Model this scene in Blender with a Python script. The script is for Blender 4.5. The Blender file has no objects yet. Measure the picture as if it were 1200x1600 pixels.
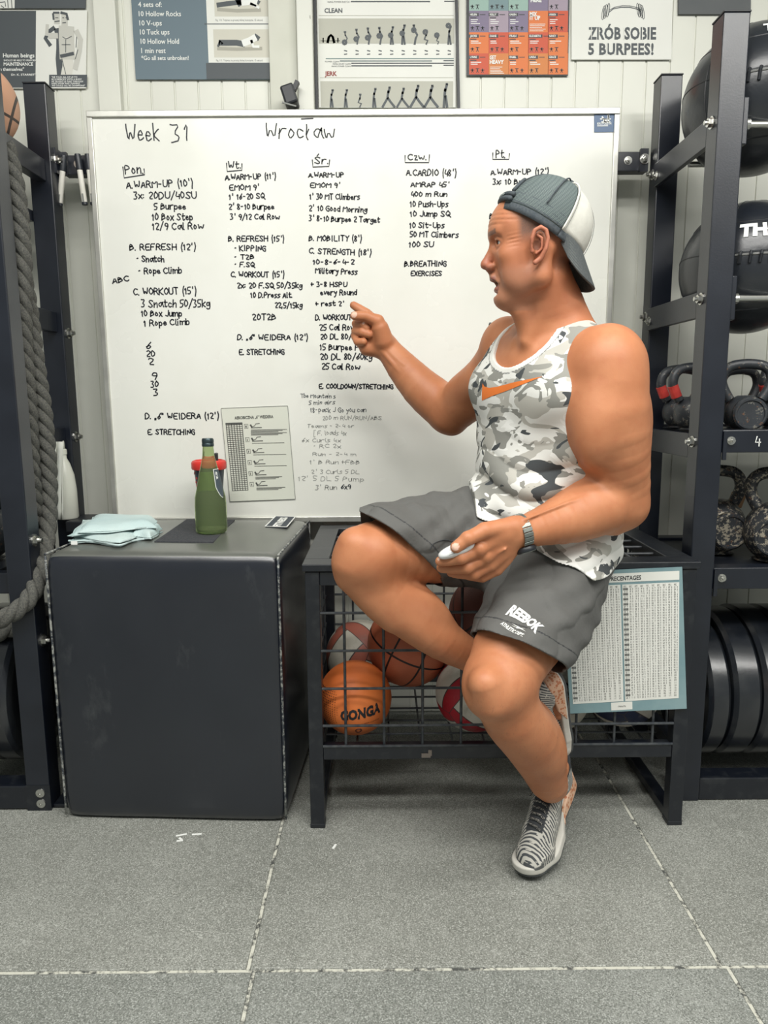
import bpy, bmesh, math, random
import numpy as np
from mathutils import Vector, Matrix
from mathutils.bvhtree import BVHTree
random.seed(7)
C = bpy.context.scene.collection
sc = bpy.context.scene
WORLD_STR = .36
EXPO = 0.0
LAMP = (62, 78, 50)
# ------------------------------------------------------------------ camera
FPX = 1128.6; YAW, PIT, ROL = 0.00223, 0.15751, -0.00693
CAMH = 1.10
def cam_axes():
    y, p, r = YAW, PIT, ROL
    f = np.array([math.sin(y)*math.cos(p), math.cos(y)*math.cos(p), -math.sin(p)])
    ri = np.array([math.cos(y), -math.sin(y), 0.]); up = np.cross(ri, f)
    c, s = math.cos(r), math.sin(r)
    return ri*c+up*s, -ri*s+up*c, f
RI, UP, FW = cam_axes()
CO = np.array([0, 0, CAMH])
def P(x, y, Y=None, Z=None, X=None):
    """world point on the plane Y / Z / X that a photo measurement refers to"""
    d = RI*(x-600)/FPX + UP*(800-y)/FPX + FW
    if Y is not None: t = (Y-CO[1])/d[1]
    elif Z is not None: t = (Z-CO[2])/d[2]
    else: t = (X-CO[0])/d[0]
    return CO + d*t
def ppm(p):            # photo pixels per metre at p
    return FPX/float((np.asarray(p)-CO)@FW)
cam = bpy.data.cameras.new('camera'); co = bpy.data.objects.new('camera', cam); C.objects.link(co)
M = Matrix.Identity(4)
for i in range(3):
    M[i][0] = RI[i]; M[i][1] = UP[i]; M[i][2] = -FW[i]; M[i][3] = CO[i]
co.matrix_world = M
cam.sensor_fit = 'HORIZONTAL'; cam.sensor_width = 36; cam.lens = 36*FPX/1200; cam.clip_start = .05
sc.camera = co
# ------------------------------------------------------------------ world, lamps, exposure
w = bpy.data.worlds.new('world'); sc.world = w; w.use_nodes = True
bg = w.node_tree.nodes['Background']; bg.inputs[0].default_value = (.80, .84, .82, 1); bg.inputs[1].default_value = WORLD_STR
sc.view_settings.view_transform = 'Standard'; sc.view_settings.look = 'None'
sc.view_settings.gamma = 1; sc.view_settings.use_curve_mapping = False
sc.view_settings.exposure = EXPO
def area(name, loc, sx, sy, energy, target, col=(1, .985, .94)):
    l = bpy.data.lights.new(name, 'AREA'); l.shape = 'RECTANGLE'; l.size = sx; l.size_y = sy
    l.energy = energy; l.color = col
    o = bpy.data.objects.new(name, l); C.objects.link(o); o.location = loc
    o.rotation_euler = (Vector(target)-Vector(loc)).to_track_quat('-Z', 'Y').to_euler()
    return o
area('ceiling_lamp', (-.1, .55, 2.93), 2.8, .24, LAMP[0], (-.1, .75, 0))
area('ceiling_lamp', (.4, -.35, 2.93), 3.2, .3, LAMP[1], (.35, .2, .3))
area('ceiling_lamp', (1.9, -.2, 2.93), .3, 3.0, LAMP[2], (1.2, .3, 0))
# ------------------------------------------------------------------ helpers: objects
def tag(o, label=None, cat=None, group=None, kind=None):
    if label: o['label'] = label
    if cat: o['category'] = cat
    if group: o['group'] = group
    if kind: o['kind'] = kind
    return o
def empty(name, loc, label=None, cat=None, group=None, parent=None):
    o = bpy.data.objects.new(name, None); C.objects.link(o); o.location = [float(v) for v in loc]
    o.empty_display_size = .05
    return tag(o, label, cat, group)
def wloc(o):
    v = Vector((0, 0, 0))
    while o: v = v+o.location; o = o.parent
    return v
def copy_tree(o, parent=None):
    c = o.copy(); C.objects.link(c)
    if parent: c.parent = parent
    for ch in list(o.children): copy_tree(ch, c)
    return c
def mesh_obj(name, V, Fc, mat, parent=None, smooth=False, mats=None, midx=None, origin=None):
    me = bpy.data.meshes.new(name)
    V = np.asarray(V, dtype=float)
    if parent is not None: off = np.array(wloc(parent))
    elif origin is not None: off = np.array(origin, float)
    else: off = (V.min(0)+V.max(0))/2; off[2] = V[:, 2].min()
    me.from_pydata((V-off).tolist(), [], [list(map(int, f)) for f in Fc]); me.update()
    o = bpy.data.objects.new(name, me); C.objects.link(o)
    if parent is not None: o.parent = parent
    else: o.location = off
    for m in (mats or [mat]): me.materials.append(m)
    if midx is not None: me.polygons.foreach_set('material_index', midx)
    if smooth: me.polygons.foreach_set('use_smooth', [True]*len(me.polygons))
    return o
class MB:
    def __init__(s): s.V = []; s.F = []
    def add(s, V, F):
        n = len(s.V); s.V += [tuple(map(float, v)) for v in V]; s.F += [tuple(n+i for i in f) for f in F]; return s
    def box(s, lo, hi, R=None, c=None, bev=0):
        lo = np.array(lo, float); hi = np.array(hi, float)
        if bev > 0:
            bm = bmesh.new(); bmesh.ops.create_cube(bm, size=1)
            for v in bm.verts: v.co = Vector([(lo[i]+hi[i])/2+v.co[i]*(hi[i]-lo[i]) for i in range(3)])
            bmesh.ops.bevel(bm, geom=bm.edges[:], offset=bev, segments=2, affect='EDGES', profile=.5)
            bm.verts.index_update()
            V = [tuple(v.co) for v in bm.verts]; F = [tuple(v.index for v in f.verts) for f in bm.faces]; bm.free()
        else:
            V = [(x, y, z) for z in (lo[2], hi[2]) for y in (lo[1], hi[1]) for x in (lo[0], hi[0])]
            F = [(0, 2, 3, 1), (4, 5, 7, 6), (0, 1, 5, 4), (2, 6, 7, 3), (0, 4, 6, 2), (1, 3, 7, 5)]
        if R is not None:
            c = np.array(c if c is not None else (lo+hi)/2); V = [c+np.array(R)@(np.array(v)-c) for v in V]
        return s.add(V, F)
    def bar(s, a, b, wx, wz, up=(0, 0, 1), bev=0):
        """box beam from a to b, wx across, wz along up"""
        a = np.array(a, float); b = np.array(b, float); d = b-a; L = np.linalg.norm(d); d /= L
        u = np.array(up, float); u = u-d*(u@d); u /= np.linalg.norm(u); x = np.cross(d, u)
        R = np.array([x, d, u]).T
        m = MB().box((-wx/2, -L/2, -wz/2), (wx/2, L/2, wz/2), bev=bev)
        return s.add([(a+b)/2+R@np.array(v) for v in m.V], m.F)
    def tube(s, path, r, n=10, cap=True, closed=False):
        path = [np.array(p, float) for p in path]; m = len(path)
        rs = r if hasattr(r, '__len__') else [r]*m
        V = []; F = []; u = None
        for i, p in enumerate(path):
            if closed: t = path[(i+1) % m]-path[i-1]
            else: t = path[min(i+1, m-1)]-path[max(i-1, 0)]
            t = t/(np.linalg.norm(t)+1e-12)
            if u is None:
                u = np.array([0, 0, 1.]) if abs(t[2]) < .9 else np.array([1., 0, 0])
            u = u-t*(u@t); u /= np.linalg.norm(u); v = np.cross(t, u)
            for k in range(n):
                a = 2*math.pi*k/n; V.append(p+rs[i]*(math.cos(a)*u+math.sin(a)*v))
        for i in range(m if closed else m-1):
            j = (i+1) % m
            for k in range(n): F.append((i*n+k, i*n+(k+1) % n, j*n+(k+1) % n, j*n+k))
        if cap and not closed: F.append(tuple(range(n))[::-1]); F.append(tuple((m-1)*n+k for k in range(n)))
        return s.add(V, F)
    def lathe(s, prof, o, axis=(0, 0, 1), n=32, ref=None):
        """prof: list of (radius, height)"""
        ax = np.array(axis, float); ax /= np.linalg.norm(ax)
        u = np.array(ref if ref is not None else ((1, 0, 0) if abs(ax[0]) < .9 else (0, 0, 1)), float); u = u-ax*(u@ax); u /= np.linalg.norm(u); v = np.cross(ax, u)
        o = np.array(o, float); V = []; F = []; m = len(prof)
        for r, h in prof:
            for k in range(n):
                a = 2*math.pi*k/n; V.append(o+ax*h+r*(math.cos(a)*u+math.sin(a)*v))
        for i in range(m-1):
            for k in range(n): F.append((i*n+k, i*n+(k+1) % n, (i+1)*n+(k+1) % n, (i+1)*n+k))
        if prof[0][0] > 1e-5: F.append(tuple(range(n))[::-1])
        if prof[-1][0] > 1e-5: F.append(tuple((m-1)*n+k for k in range(n)))
        return s.add(V, F)
    def poly(s, pts, th=None):
        n = len(pts); s.add(pts, [tuple(range(n))])
        return s
    def build(s, name, mat, parent=None, smooth=False, origin=None, **k):
        o = mesh_obj(name, s.V, s.F, mat, parent, smooth, origin=origin)
        if k: tag(o, **k)
        if smooth and smooth != 'all':
            o.data.set_sharp_from_angle(angle=math.radians(40)) if hasattr(o.data, 'set_sharp_from_angle') else None
        return o
# ------------------------------------------------------------------ helpers: materials
def srgb(c):
    if isinstance(c, str): c = [int(c[i:i+2], 16) for i in (0, 2, 4)]
    return tuple(((v/255)/12.92 if v/255 <= .04045 else ((v/255+.055)/1.055)**2.4) for v in c)+(1,)
class S:                                   # a node socket with arithmetic
    def __init__(s, nt, k): s.nt = nt; s.k = k
    def _m(s, op, *a):
        n = s.nt.nodes.new('ShaderNodeMath'); n.operation = op
        for i, v in enumerate((s,)+a):
            if isinstance(v, S): s.nt.links.new(v.k, n.inputs[i])
            else: n.inputs[i].default_value = v
        return S(s.nt, n.outputs[0])
    def __add__(s, o): return s._m('ADD', o)
    def __sub__(s, o): return s._m('SUBTRACT', o)
    def __mul__(s, o): return s._m('MULTIPLY', o)
    def __truediv__(s, o): return s._m('DIVIDE', o)
    def abs(s): return s._m('ABSOLUTE')
    def gt(s, o): return s._m('GREATER_THAN', o)
    def lt(s, o): return s._m('LESS_THAN', o)
    def min(s, o): return s._m('MINIMUM', o)
    def max(s, o): return s._m('MAXIMUM', o)
    def fr(s): return s._m('FRACT')
    def sin(s): return s._m('SINE')
    def pw(s, o): return s._m('POWER', o)
    def atan2(s, o): return s._m('ARCTAN2', o)
    def sqrt(s): return s._m('SQRT')
class Mat:
    def __init__(s, name, col=(128, 128, 128), rough=.5, metal=0, spec=.5, **kw):
        s.m = bpy.data.materials.new(name); s.m.use_nodes = True; s.nt = s.m.node_tree
        s.b = s.nt.nodes['Principled BSDF']; s.set('Base Color', srgb(col)); s.set('Roughness', rough); s.set('Metallic', metal); s.set('Specular IOR Level', spec)
        for k, v in kw.items(): s.set(k.replace('_', ' '), v)
    def set(s, k, v):
        if isinstance(v, S): s.nt.links.new(v.k, s.b.inputs[k])
        else: s.b.inputs[k].default_value = v
    def coord(s, kind='Object', scale=None):
        n = s.nt.nodes.new('ShaderNodeTexCoord'); o = n.outputs[kind]
        if scale is not None:
            m = s.nt.nodes.new('ShaderNodeMapping'); m.inputs['Scale'].default_value = scale; s.nt.links.new(o, m.inputs[0]); o = m.outputs[0]
        return S(s.nt, o)
    def xyz(s, v=None):
        n = s.nt.nodes.new('ShaderNodeSeparateXYZ'); s.nt.links.new((v or s.coord()).k, n.inputs[0]); return [S(s.nt, n.outputs[i]) for i in range(3)]
    def noise(s, scale, detail=4, v=None, rough=.5, dist=0):
        n = s.nt.nodes.new('ShaderNodeTexNoise'); n.inputs['Scale'].default_value = scale; n.inputs['Detail'].default_value = detail
        n.inputs['Roughness'].default_value = rough; n.inputs['Distortion'].default_value = dist
        s.nt.links.new((v or s.coord()).k, n.inputs['Vector']); return S(s.nt, n.outputs[0])
    def voro(s, scale, v=None, out='Distance'):
        n = s.nt.nodes.new('ShaderNodeTexVoronoi'); n.inputs['Scale'].default_value = scale
        s.nt.links.new((v or s.coord()).k, n.inputs['Vector']); return S(s.nt, n.outputs[out])
    def ramp(s, f, stops, const=False):
        n = s.nt.nodes.new('ShaderNodeValToRGB'); cr = n.color_ramp
        if const: cr.interpolation = 'CONSTANT'
        while len(cr.elements) < len(stops): cr.elements.new(.5)
        for e, (p, c) in zip(cr.elements, stops): e.position = p; e.color = srgb(c) if not isinstance(c, (int, float)) else (c, c, c, 1)
        s.nt.links.new(f.k, n.inputs[0]); return S(s.nt, n.outputs[0])
    def mix(s, f, a, b):
        n = s.nt.nodes.new('ShaderNodeMix'); n.data_type = 'RGBA'
        for i, v in ((0, f), (6, a), (7, b)):
            if isinstance(v, S): s.nt.links.new(v.k, n.inputs[i])
            elif i == 0: n.inputs[0].default_value = v
            else: n.inputs[i].default_value = srgb(v)
        return S(s.nt, n.outputs[2])
    def attr(s, name):
        n = s.nt.nodes.new('ShaderNodeAttribute'); n.attribute_name = name; return S(s.nt, n.outputs['Fac'])
    def bump(s, h, strength=.3, dist=.002):
        n = s.nt.nodes.new('ShaderNodeBump'); n.inputs['Strength'].default_value = strength; n.inputs['Distance'].default_value = dist
        s.nt.links.new(h.k, n.inputs['Height']); s.nt.links.new(n.outputs[0], s.b.inputs['Normal']); return s
def noisy(name, c1, c2, scale, rough=.5, metal=0, bump=0, bs=None, detail=5, lo=.35, hi=.65, spec=.5, **kw):
    m = Mat(name, c1, rough, metal, spec, **kw); m.set('Base Color', m.ramp(m.noise(scale, detail), [(lo, c1), (hi, c2)]))
    if bump: m.bump(m.noise(bs or scale*4, 3), bump)
    return m.m
BLACK = noisy('black_powder_coat', (17, 22, 32), (25, 30, 40), 9, .32, bump=.06, bs=260, spec=.7)
BLACKW = noisy('worn_black_paint', (14, 19, 28), (46, 49, 52), 30, .38, bump=.1, bs=200, lo=.52, hi=.85, spec=.7)
CHROME = Mat('zinc_bolt', (205, 205, 200), .28, 1).m
DARKPL = Mat('dark_plastic', (32, 35, 40), .45).m
INK = Mat('marker_ink', (22, 26, 36), .5).m
INKF = Mat('faded_marker_ink', (150, 152, 148), .6).m
WHITEP = Mat('white_print', (232, 234, 230), .6).m
PAPER = noisy('paper', (222, 223, 216), (230, 231, 225), 3, .6)
# ------------------------------------------------------------------ helpers: writing
GL = {}
for _l in '''A 4|02 28 42;13.4 34.4|B 4|02 08 27 36 05;05 26 44 23 02|C 4|47 28 06 04 22 43|D 4|02 08 28 46 44 22 02|E 4|48 08 02 42;05 35|F 4|48 08 02;05 35|G 4|47 28 06 04 22 42 45 25|H 4|08 02;48 42;05 45|I 2|18 12|J 3|38 33 22 03|K 4|08 02;48 05 42|L 4|08 02 42|M 5|02 08 25 58 52|N 4|02 08 42 48|O 4|28 06 04 22 44 46 28|P 4|02 08 28 46 25 05|Q 4|28 06 04 22 44 46 28;24 51|R 4|02 08 28 46 25 05;25 42|S 4|47 28 07 25 43 22 03|T 4|08 48;28 22|U 4|08 03 22 43 48|V 4|08 22 48|W 5|08 12 26 42 58|X 4|08 42;48 02|Y 4|08 25 48;25 22|Z 4|08 48 02 42|a 4|45 26 04 22 34 46;46 44 52|b 3|08 02;05 26 34 22 02|c 3|35 16 04 12 33|d 3|38 32;35 16 04 12 33|e 3|04 34 16 04 12 33|f 3|37 18 12;05 35|g 3|35 16 04 13 34;36 31 10 01|h 3|08 02;04 26 35 32|i 1|06 02;07.6 08|j 2|16 11 00;17.6 18|k 3|08 02;36 04 32|l 1|08 03 12|m 5|06 02;05 16 25 22;25 46 55 52|n 3|06 02;04 26 35 32|o 3|16 04 12 34 16|p 3|06 00;05 26 34 22 03|q 3|35 16 04 12 33;36 30|r 3|06 02;04 16 36|s 3|36 16 05 24 33 12 02|t 3|18 13 22 33;06 36|u 3|06 03 12 33 36;36 32|v 3|06 12 36|w 5|06 12 25 42 56|x 3|06 32;36 02|y 3|06 14 25;36 22 10 00|z 3|06 36 02 32|0 3|18 06 04 12 34 36 18|1 2|06 18 12|2 3|07 18 37 36 02 32|3 3|08 38 15 34 22 02|4 3|18 04 34;36 32|5 3|38 08 05 25 34 22 02|6 3|38 15 03 12 34 25 04|7 3|08 38 12|8 3|18 07 15 33 12 03 15 37 18|9 3|35 15 06 18 37 35 22|. 1|02 02.5|, 1|03 01|: 1|03 03.5;05.5 06|' 2|18.7 17|/ 3|01 39|- 3|05 25|( 2|29 15 20|) 2|09 15 00|+ 3|05 35;17 13|" 2|08 06.5;18 16.5|~ 2|03 01.5;13 11.5|* 2|05 15.5|[ 2|29 09 00 20|! 1|08 04;02 02.4|\u0142 2|08 03 12;04 16'''.split('\n'):
    t = _l.split('|')
    for i in range(0, len(t)-1, 2):
        GL[t[i][0]] = (float(t[i][2:]), [[(float(a[0]), float(a[1:])) for a in q.split()] for q in t[i+1].split(';')])
def smooth_line(p, it=2):
    p = [np.array(q, float) for q in p]
    if len(p) < 3: return p
    for _ in range(it):
        q = [p[0]]
        for a, b in zip(p[:-1], p[1:]): q += [a*.78+b*.22, a*.22+b*.78]
        q.append(p[-1]); p = q
    return p
def stroke_text(txt, jitter=.18, it=1, gap=1.3):
    """single-stroke writing: list of polylines, units: baseline y=2, cap height 6"""
    out = []; x = 0
    for ch in txt:
        if ch == ' ': x += 2.6; continue
        wd, st = GL.get(ch, GL['o'])
        dy = random.uniform(-jitter, jitter)*1.6; sh = random.uniform(-.04, .10) if jitter else 0
        for p in st:
            out.append([np.array([x+a+sh*(b-2)+random.uniform(-jitter, jitter), b-2+dy+random.uniform(-jitter, jitter)]) for a, b in smooth_line(p, it)])
        x += wd+gap
    return out, max(x-gap, 1)
def ribbon(mb, pts, w, to3):
    """flat stroke: pts 2-D in metres, to3 maps (u, v) to a point on the carrying surface"""
    pts = [np.array(p, float) for p in pts]
    if len(pts) < 2: return
    q = [pts[0]]
    for p in pts[1:]:
        if np.linalg.norm(p-q[-1]) > 1e-5: q.append(p)
    if len(q) < 2: q.append(q[0]+np.array([0, w*.8]))
    pts = q; L = []; R_ = []
    for i, p in enumerate(pts):
        t = pts[min(i+1, len(pts)-1)]-pts[max(i-1, 0)]; t = t/(np.linalg.norm(t)+1e-9); n = np.array([-t[1], t[0]])
        e = t*w*.35*(-1 if i == 0 else (1 if i == len(pts)-1 else 0))
        L.append(p+e+n*w/2); R_.append(p+e-n*w/2)
    V = [to3(*p) for p in L]+[to3(*p) for p in R_]; n = len(pts)
    mb.add(V, [(i, n+i, n+i+1, i+1) for i in range(n-1)])
def plane_map(x0, y0, x1, y1, Y):
    """surface frame on the wall-parallel plane Y: origin and right/up unit vectors from two photo marks"""
    a = P(x0, y0, Y=Y); b = P(x1, y1, Y=Y); d = b-a; L = np.linalg.norm(d); d /= L
    u = np.array([-d[2], 0, d[0]])
    return a, d, u, L
_TX = {}
def type_mesh(txt, bold=0, sp=1.0):
    """printed lettering from the built-in font -> (verts 2-D, faces), baseline at 0, width/height measured"""
    key = (txt, bold, sp)
    if key in _TX: return _TX[key]
    cu = bpy.data.curves.new('t', 'FONT'); cu.body = txt; cu.size = 1; cu.offset = bold; cu.space_character = sp; cu.resolution_u = 2
    o = bpy.data.objects.new('t', cu); C.objects.link(o)
    dg = bpy.context.evaluated_depsgraph_get(); me = o.evaluated_get(dg).to_mesh()
    V = np.array([v.co[:2] for v in me.vertices]) if len(me.vertices) else np.zeros((0, 2)); F = [tuple(p.vertices) for p in me.polygons]
    o.evaluated_get(dg).to_mesh_clear(); bpy.data.objects.remove(o); bpy.data.curves.remove(cu)
    _TX[key] = (V, F); return V, F
def put_type(mb, txt, org, du, dv, width=None, height=None, bold=0, align='l', sp=1.0, nrm=None, off=0):
    V, F = type_mesh(txt, bold, sp)
    if not len(V): return
    V = V.copy(); V[:, 0] -= V[:, 0].min()
    cap = .72; sy = height/cap; sx = (width/V[:, 0].max()) if width else sy
    V = V*np.array([sx, sy]); W = V[:, 0].max()
    if align == 'c': V[:, 0] -= W/2
    if align == 'r': V[:, 0] -= W
    org = np.array(org, float)
    mb.add([org+du*a+dv*b for a, b in V], F)
# ================================================================== STRUCTURE
YW = 2.42                                     # wall face
m = Mat('sandwich_panel', (214, 215, 205), .38, spec=.45)
m.set('Base Color', m.ramp(m.noise(3, 5), [(.3, (208, 209, 199)), (.7, (218, 219, 209))])); m.bump(m.noise(60, 3), .04); WALLM = m.m
xs = []; V = []
x = -3.04; i = 0
prof = []
while x < 3.2:
    prof += [(x, 0), (x+.0665, 0), (x+.0680, .0035), (x+.0715, .0035)]; x += .073; i += 1
for z in (0, 3.0):
    for (px_, d) in prof: V.append((px_, YW+d, z))
n = len(prof); F = [(k, k+1, n+k+1, n+k) for k in range(n-1)]
V += [(prof[0][0], YW+.1, 0), (prof[-1][0], YW+.1, 0), (prof[0][0], YW+.1, 3.0), (prof[-1][0], YW+.1, 3.0)]
b0 = 2*n; F += [(b0+1, b0, b0+2, b0+3)]
tag(mesh_obj('wall_back', V, F, WALLM), kind='structure')
# scuffed steel profile between the posters, and the joint strip left of the board
m = Mat('white_steel_profile', (214, 215, 206), .45)
sc_ = m.noise(24, 6, m.coord('Object', (3, 1, .35)), .65)
m.set('Base Color', m.mix(sc_.gt(.70), (214, 215, 206), (120, 118, 110))); PROFM = m.m
MB().box((-.247, 2.365, .03), (-.199, 2.419, 3.0), bev=.003).build('trim_1', PROFM, kind='structure')
MB().box((-.335, 2.395, .03), (-.25, 2.4195, 3.0), bev=.002).build('trim_2', noisy('beige_profile', (196, 197, 184), (206, 207, 195), 6, .5), kind='structure')
MB().box((-.862, 2.392, .03), (-.795, 2.4195, 3.0), bev=.002).build('trim_3', WALLM, kind='structure')
MB().box((-3.04, -2.2, 3.0), (3.2, 2.5, 3.06)).build('ceiling', noisy('ceiling_paint', (200, 201, 196), (208, 209, 204), 4, .8), kind='structure')
# floor: slab with rubber mats
fl = MB().box((-3.04, -2.2, -.09), (3.2, 2.5, -.026)).build('floor', noisy('dusty_slab', (196, 196, 184), (160, 160, 150), 30, .9), kind='structure')
def mat_rubber(nm, base):
    m = Mat(nm, base, .62, spec=.35)
    o = m.coord()
    big = m.noise(3.2, 5, o); sp = m.noise(330, 2, o, .7); mid = m.noise(24, 6, o, .7)
    b = np.array(base)
    c = m.ramp(big, [(.3, tuple(b-9)), (.5, tuple(b)), (.72, tuple(b+13))])
    c = m.mix(sp.gt(.59)*.8, c, tuple(b+50)); c = m.mix(sp.lt(.42)*.8, c, tuple(b-38))
    c = m.mix((mid-.56).max(0)*2.6, c, tuple(b+36))
    m.set('Base Color', c); m.bump(sp, .5, .0015); m.set('Roughness', m.ramp(big, [(.3, .55), (.7, .72)])); return m.m
RUB = [mat_rubber('rubber_mat_a', (126, 129, 124)), mat_rubber('rubber_mat_b', (134, 136, 130)), mat_rubber('rubber_mat_c', (118, 121, 117))]
xb = [-3.038, -2.115, -1.192, -.269, .654, 1.577, 2.5, 3.1]; yb = [-.593, .328, 1.250, 2.172]
for r in range(4):
    for c in range(7):
        y0 = yb[r-0] if r < 4 else 0
        y1 = yb[r+1] if r < 3 else 2.418
        g = .0035; sh = .012 if r == 1 else (.0 if r == 2 else -.01)
        mb = MB().box((xb[c]+g+sh, y0+g, -.025), (xb[c+1]-g+sh, y1-g, 0), bev=.0035)
        mb.build('floor_mat', RUB[(r*2+c*3+(r == 1)) % 3], parent=fl)
# pale dust lying in the joints
mb = MB()
for r in range(1, 4): mb.box((-3.03, yb[r]-.0034, -.024), (3.09, yb[r]+.0034, -.0022))
for r in range(4):
    y0 = yb[r]; y1 = yb[r+1] if r < 3 else 2.418; sh = .012 if r == 1 else (.0 if r == 2 else -.01)
    for c in range(1, 7): mb.box((xb[c]-.0034+sh, y0, -.024), (xb[c]+.0034+sh, y1, -.0020))
dm = Mat('joint_dust', (150, 150, 140), .95); dm.set('Base Color', dm.ramp(dm.noise(40, 5, None, .7), [(.40, (74, 76, 74)), (.52, (196, 196, 184))]))
mb.build('joint_dust', dm.m, parent=fl, kind='stuff')
# chalk scuffs on the mat in front of the vinyl box
mb = MB()
for (xa, ya, xb_, yb_) in ((275, 1306, 292, 1303), (276, 1314, 286, 1313), (280, 1309, 284, 1312), (300, 1304, 315, 1303), (520, 1326, 525, 1319)):
    a = P(xa, ya, Z=.0006); b = P(xb_, yb_, Z=.0006); mb.bar(a, b, .006, .0006)
mb.build('chalk_scuff', WHITEP, parent=fl, label='small white chalk scuffs on the mat')
# ================================================================== WALL PRINTS
YP = 2.412
def quad_px(x0, y0, x1, y1, Y, mb=None):
    """upright rectangle on plane Y between two photo marks (left-top, right-bottom)"""
    a = P(x0, y0, Y=Y); b = P(x1, y1, Y=Y); return a, b
class Sheet:
    """thin printed sheet; u right, v up, millimetre-true frame placed from its photo corners"""
    def __init__(s, name, tl, tr, bl, Y, mat, label, cat, th=.003, extend=0, group=None):
        s.tl, s.tr, s.bl = [P(*q, Y=Y) for q in (tl, tr, bl)]
        s.u = s.tr-s.tl; s.W = np.linalg.norm(s.u); s.u /= s.W; s.d = s.bl-s.tl; s.Hh = np.linalg.norm(s.d); s.d /= s.Hh
        s.tlp, s.trp, s.blp = tl, tr, bl
        e = extend; tl2 = s.tl-s.d*e; nrm = np.array([0, 1, 0])
        c = [tl2, s.tr-s.d*e, s.tr+s.d*s.Hh, s.bl]
        s.e = empty(name, (s.tl+s.tr)/2+s.d*s.Hh, label, cat, group)
        V = [p for p in c]+[p+nrm*th for p in c]
        mesh_obj('sheet', V, [(3, 2, 1, 0), (4, 5, 6, 7), (0, 1, 5, 4), (1, 2, 6, 5), (2, 3, 7, 6), (3, 0, 4, 7)], mat, s.e)
        s.k = .0005
    def at(s, x, y, lift=None):
        """photo mark -> sheet surface point"""
        p = P(x, y, Y=s.tl[1]); p[1] -= (lift or s.k); return p
    def rect(s, mb, x0, y0, x1, y1, lift=None):
        L = lift or s.k; a = s.at(x0, y0, L); b = s.at(x1, y1, L); w_ = (b-a)@s.u
        # keep the sheet's own axes
        M_ = np.array([[s.u[0], s.d[0]], [s.u[2], s.d[2]]]); k = np.linalg.solve(M_, [(b-a)[0], (b-a)[2]])
        V = [a, a+s.u*k[0], a+s.u*k[0]+s.d*k[1], a+s.d*k[1]]; mb.add(V, [(3, 2, 1, 0)])
    def type(s, mb, txt, x0, y, x1, hpx, bold=0, lift=None, sp=1.0):
        a = s.at(x0, y, (lift or s.k)+.0002); b = s.at(x1, y, (lift or s.k)+.0002)
        put_type(mb, txt, a, s.u, -s.d, width=float(np.linalg.norm(b-a)), height=hpx/ppm(a), bold=bold, sp=sp)
    def stroke(s, mb, pts, wpx, lift=None):
        a = s.at(*pts[0], lift); ww = wpx/ppm(a)
        q = [s.at(*p, lift) for p in pts]
        uu = np.array([1, 0, 0.]); vv = np.array([0, 0, 1.])
        ribbon(mb, [((p-a)@uu, (p-a)@vv) for p in q], ww, lambda x, y: a+uu*x+vv*y)
    def part(s, mb, name, mat, **k):
        if mb.V:
            if 'kind' not in k and name in ('lettering', 'print', 'caption', 'white_lettering', 'dark_lettering', 'drawing_lines', 'emblem', 'photo_shadow', 'drawing_skin', 'drawing_dark', 'row_marks', 'dark_band', 'dark_panel', 'photo_figure', 'teal_bars', 'number_panel', 'heading', 'photo_strip'): k['kind'] = 'stuff'
            return mb.build(name, mat, parent=s.e, **k)
SLATE = Mat('slate_print', (98, 116, 126), .55).m
DGREY = Mat('dark_grey_print', (74, 80, 84), .55).m
GREYP = Mat('mid_grey_print', (128, 130, 126), .6).m
LGREY = Mat('light_grey_print', (196, 196, 188), .6).m
# --- blue-grey training sheet with photographs
s = Sheet('training_poster', (205, 0), (431, 0), (212, 124), YP, SLATE, 'blue-grey poster headed 4 sets of with plank photos on the wall', 'poster', extend=.22)
mb = MB(); s.rect(mb, 319.5, -60, 430.5, 98); s.part(mb, 'photo_panel', PAPER)
mb = MB(); s.rect(mb, 333, 46, 421, 90, .0004+.0002); s.rect(mb, 333, -40, 421, 26, .0006); s.part(mb, 'photo_print', Mat('sepia_print', (203, 201, 188), .6).m, kind='stuff')
mb = MB(); s.rect(mb, 319.5, 37, 431, 38.4, .0008); s.rect(mb, 322, 98.5, 432.5, 123.5, .0008); s.part(mb, 'dark_band', DGREY)
mb = MB()
for t, x0, y, x1, h in (('4 sets of:', 216, 11, 253, 7.5), ('10 Hollow Rocks', 217, 25.5, 283, 7.5), ('10 V-ups', 218, 40, 253, 7.5), ('10 Tuck ups', 219, 54, 265, 7.5), ('10 Hollow Hold', 220, 68.5, 280, 7.5), ('1 min rest', 221, 83, 259, 7.5), ('*Go all sets unbroken!', 221, 94, 295, 6.5)):
    s.type(mb, t, x0, y, x1, h, .012)
s.part(mb, 'lettering', WHITEP)
mb = MB(); s.type(mb, 'Fig. 110. Trzymac na prostej dolnej konczynie. 15 sekund.', 337, 33, 411, 3); s.type(mb, 'Fig. 111. Trzymac na prostej dolnej konczynie. 15 sekund.', 338, 96, 411, 3)
for a_, w_ in (([(341, 72), (344, 64), (347, 68)], 3.5), ([(345, 67), (358, 67), (370, 67), (380, 69)], 8.5), ([(399, 57), (403, 60)], 7), ([(341, 8), (355, 6), (372, 4), (378, 4)], 7), ([(372, -4), (376, 4)], 12), ([(398, 0), (404, 4)], 6)): s.stroke(mb, a_, w_, .0009)
s.part(mb, 'caption', DGREY)
mb = MB(); s.stroke(mb, [(382, 67), (390, 64), (397, 60)], 10, .001); s.stroke(mb, [(393, 64), (396, 73), (404, 73)], 4, .001); s.stroke(mb, [(381, 3), (392, 2), (398, 4)], 11, .001); s.stroke(mb, [(392, 6), (404, 12)], 3.5, .001)
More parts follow.
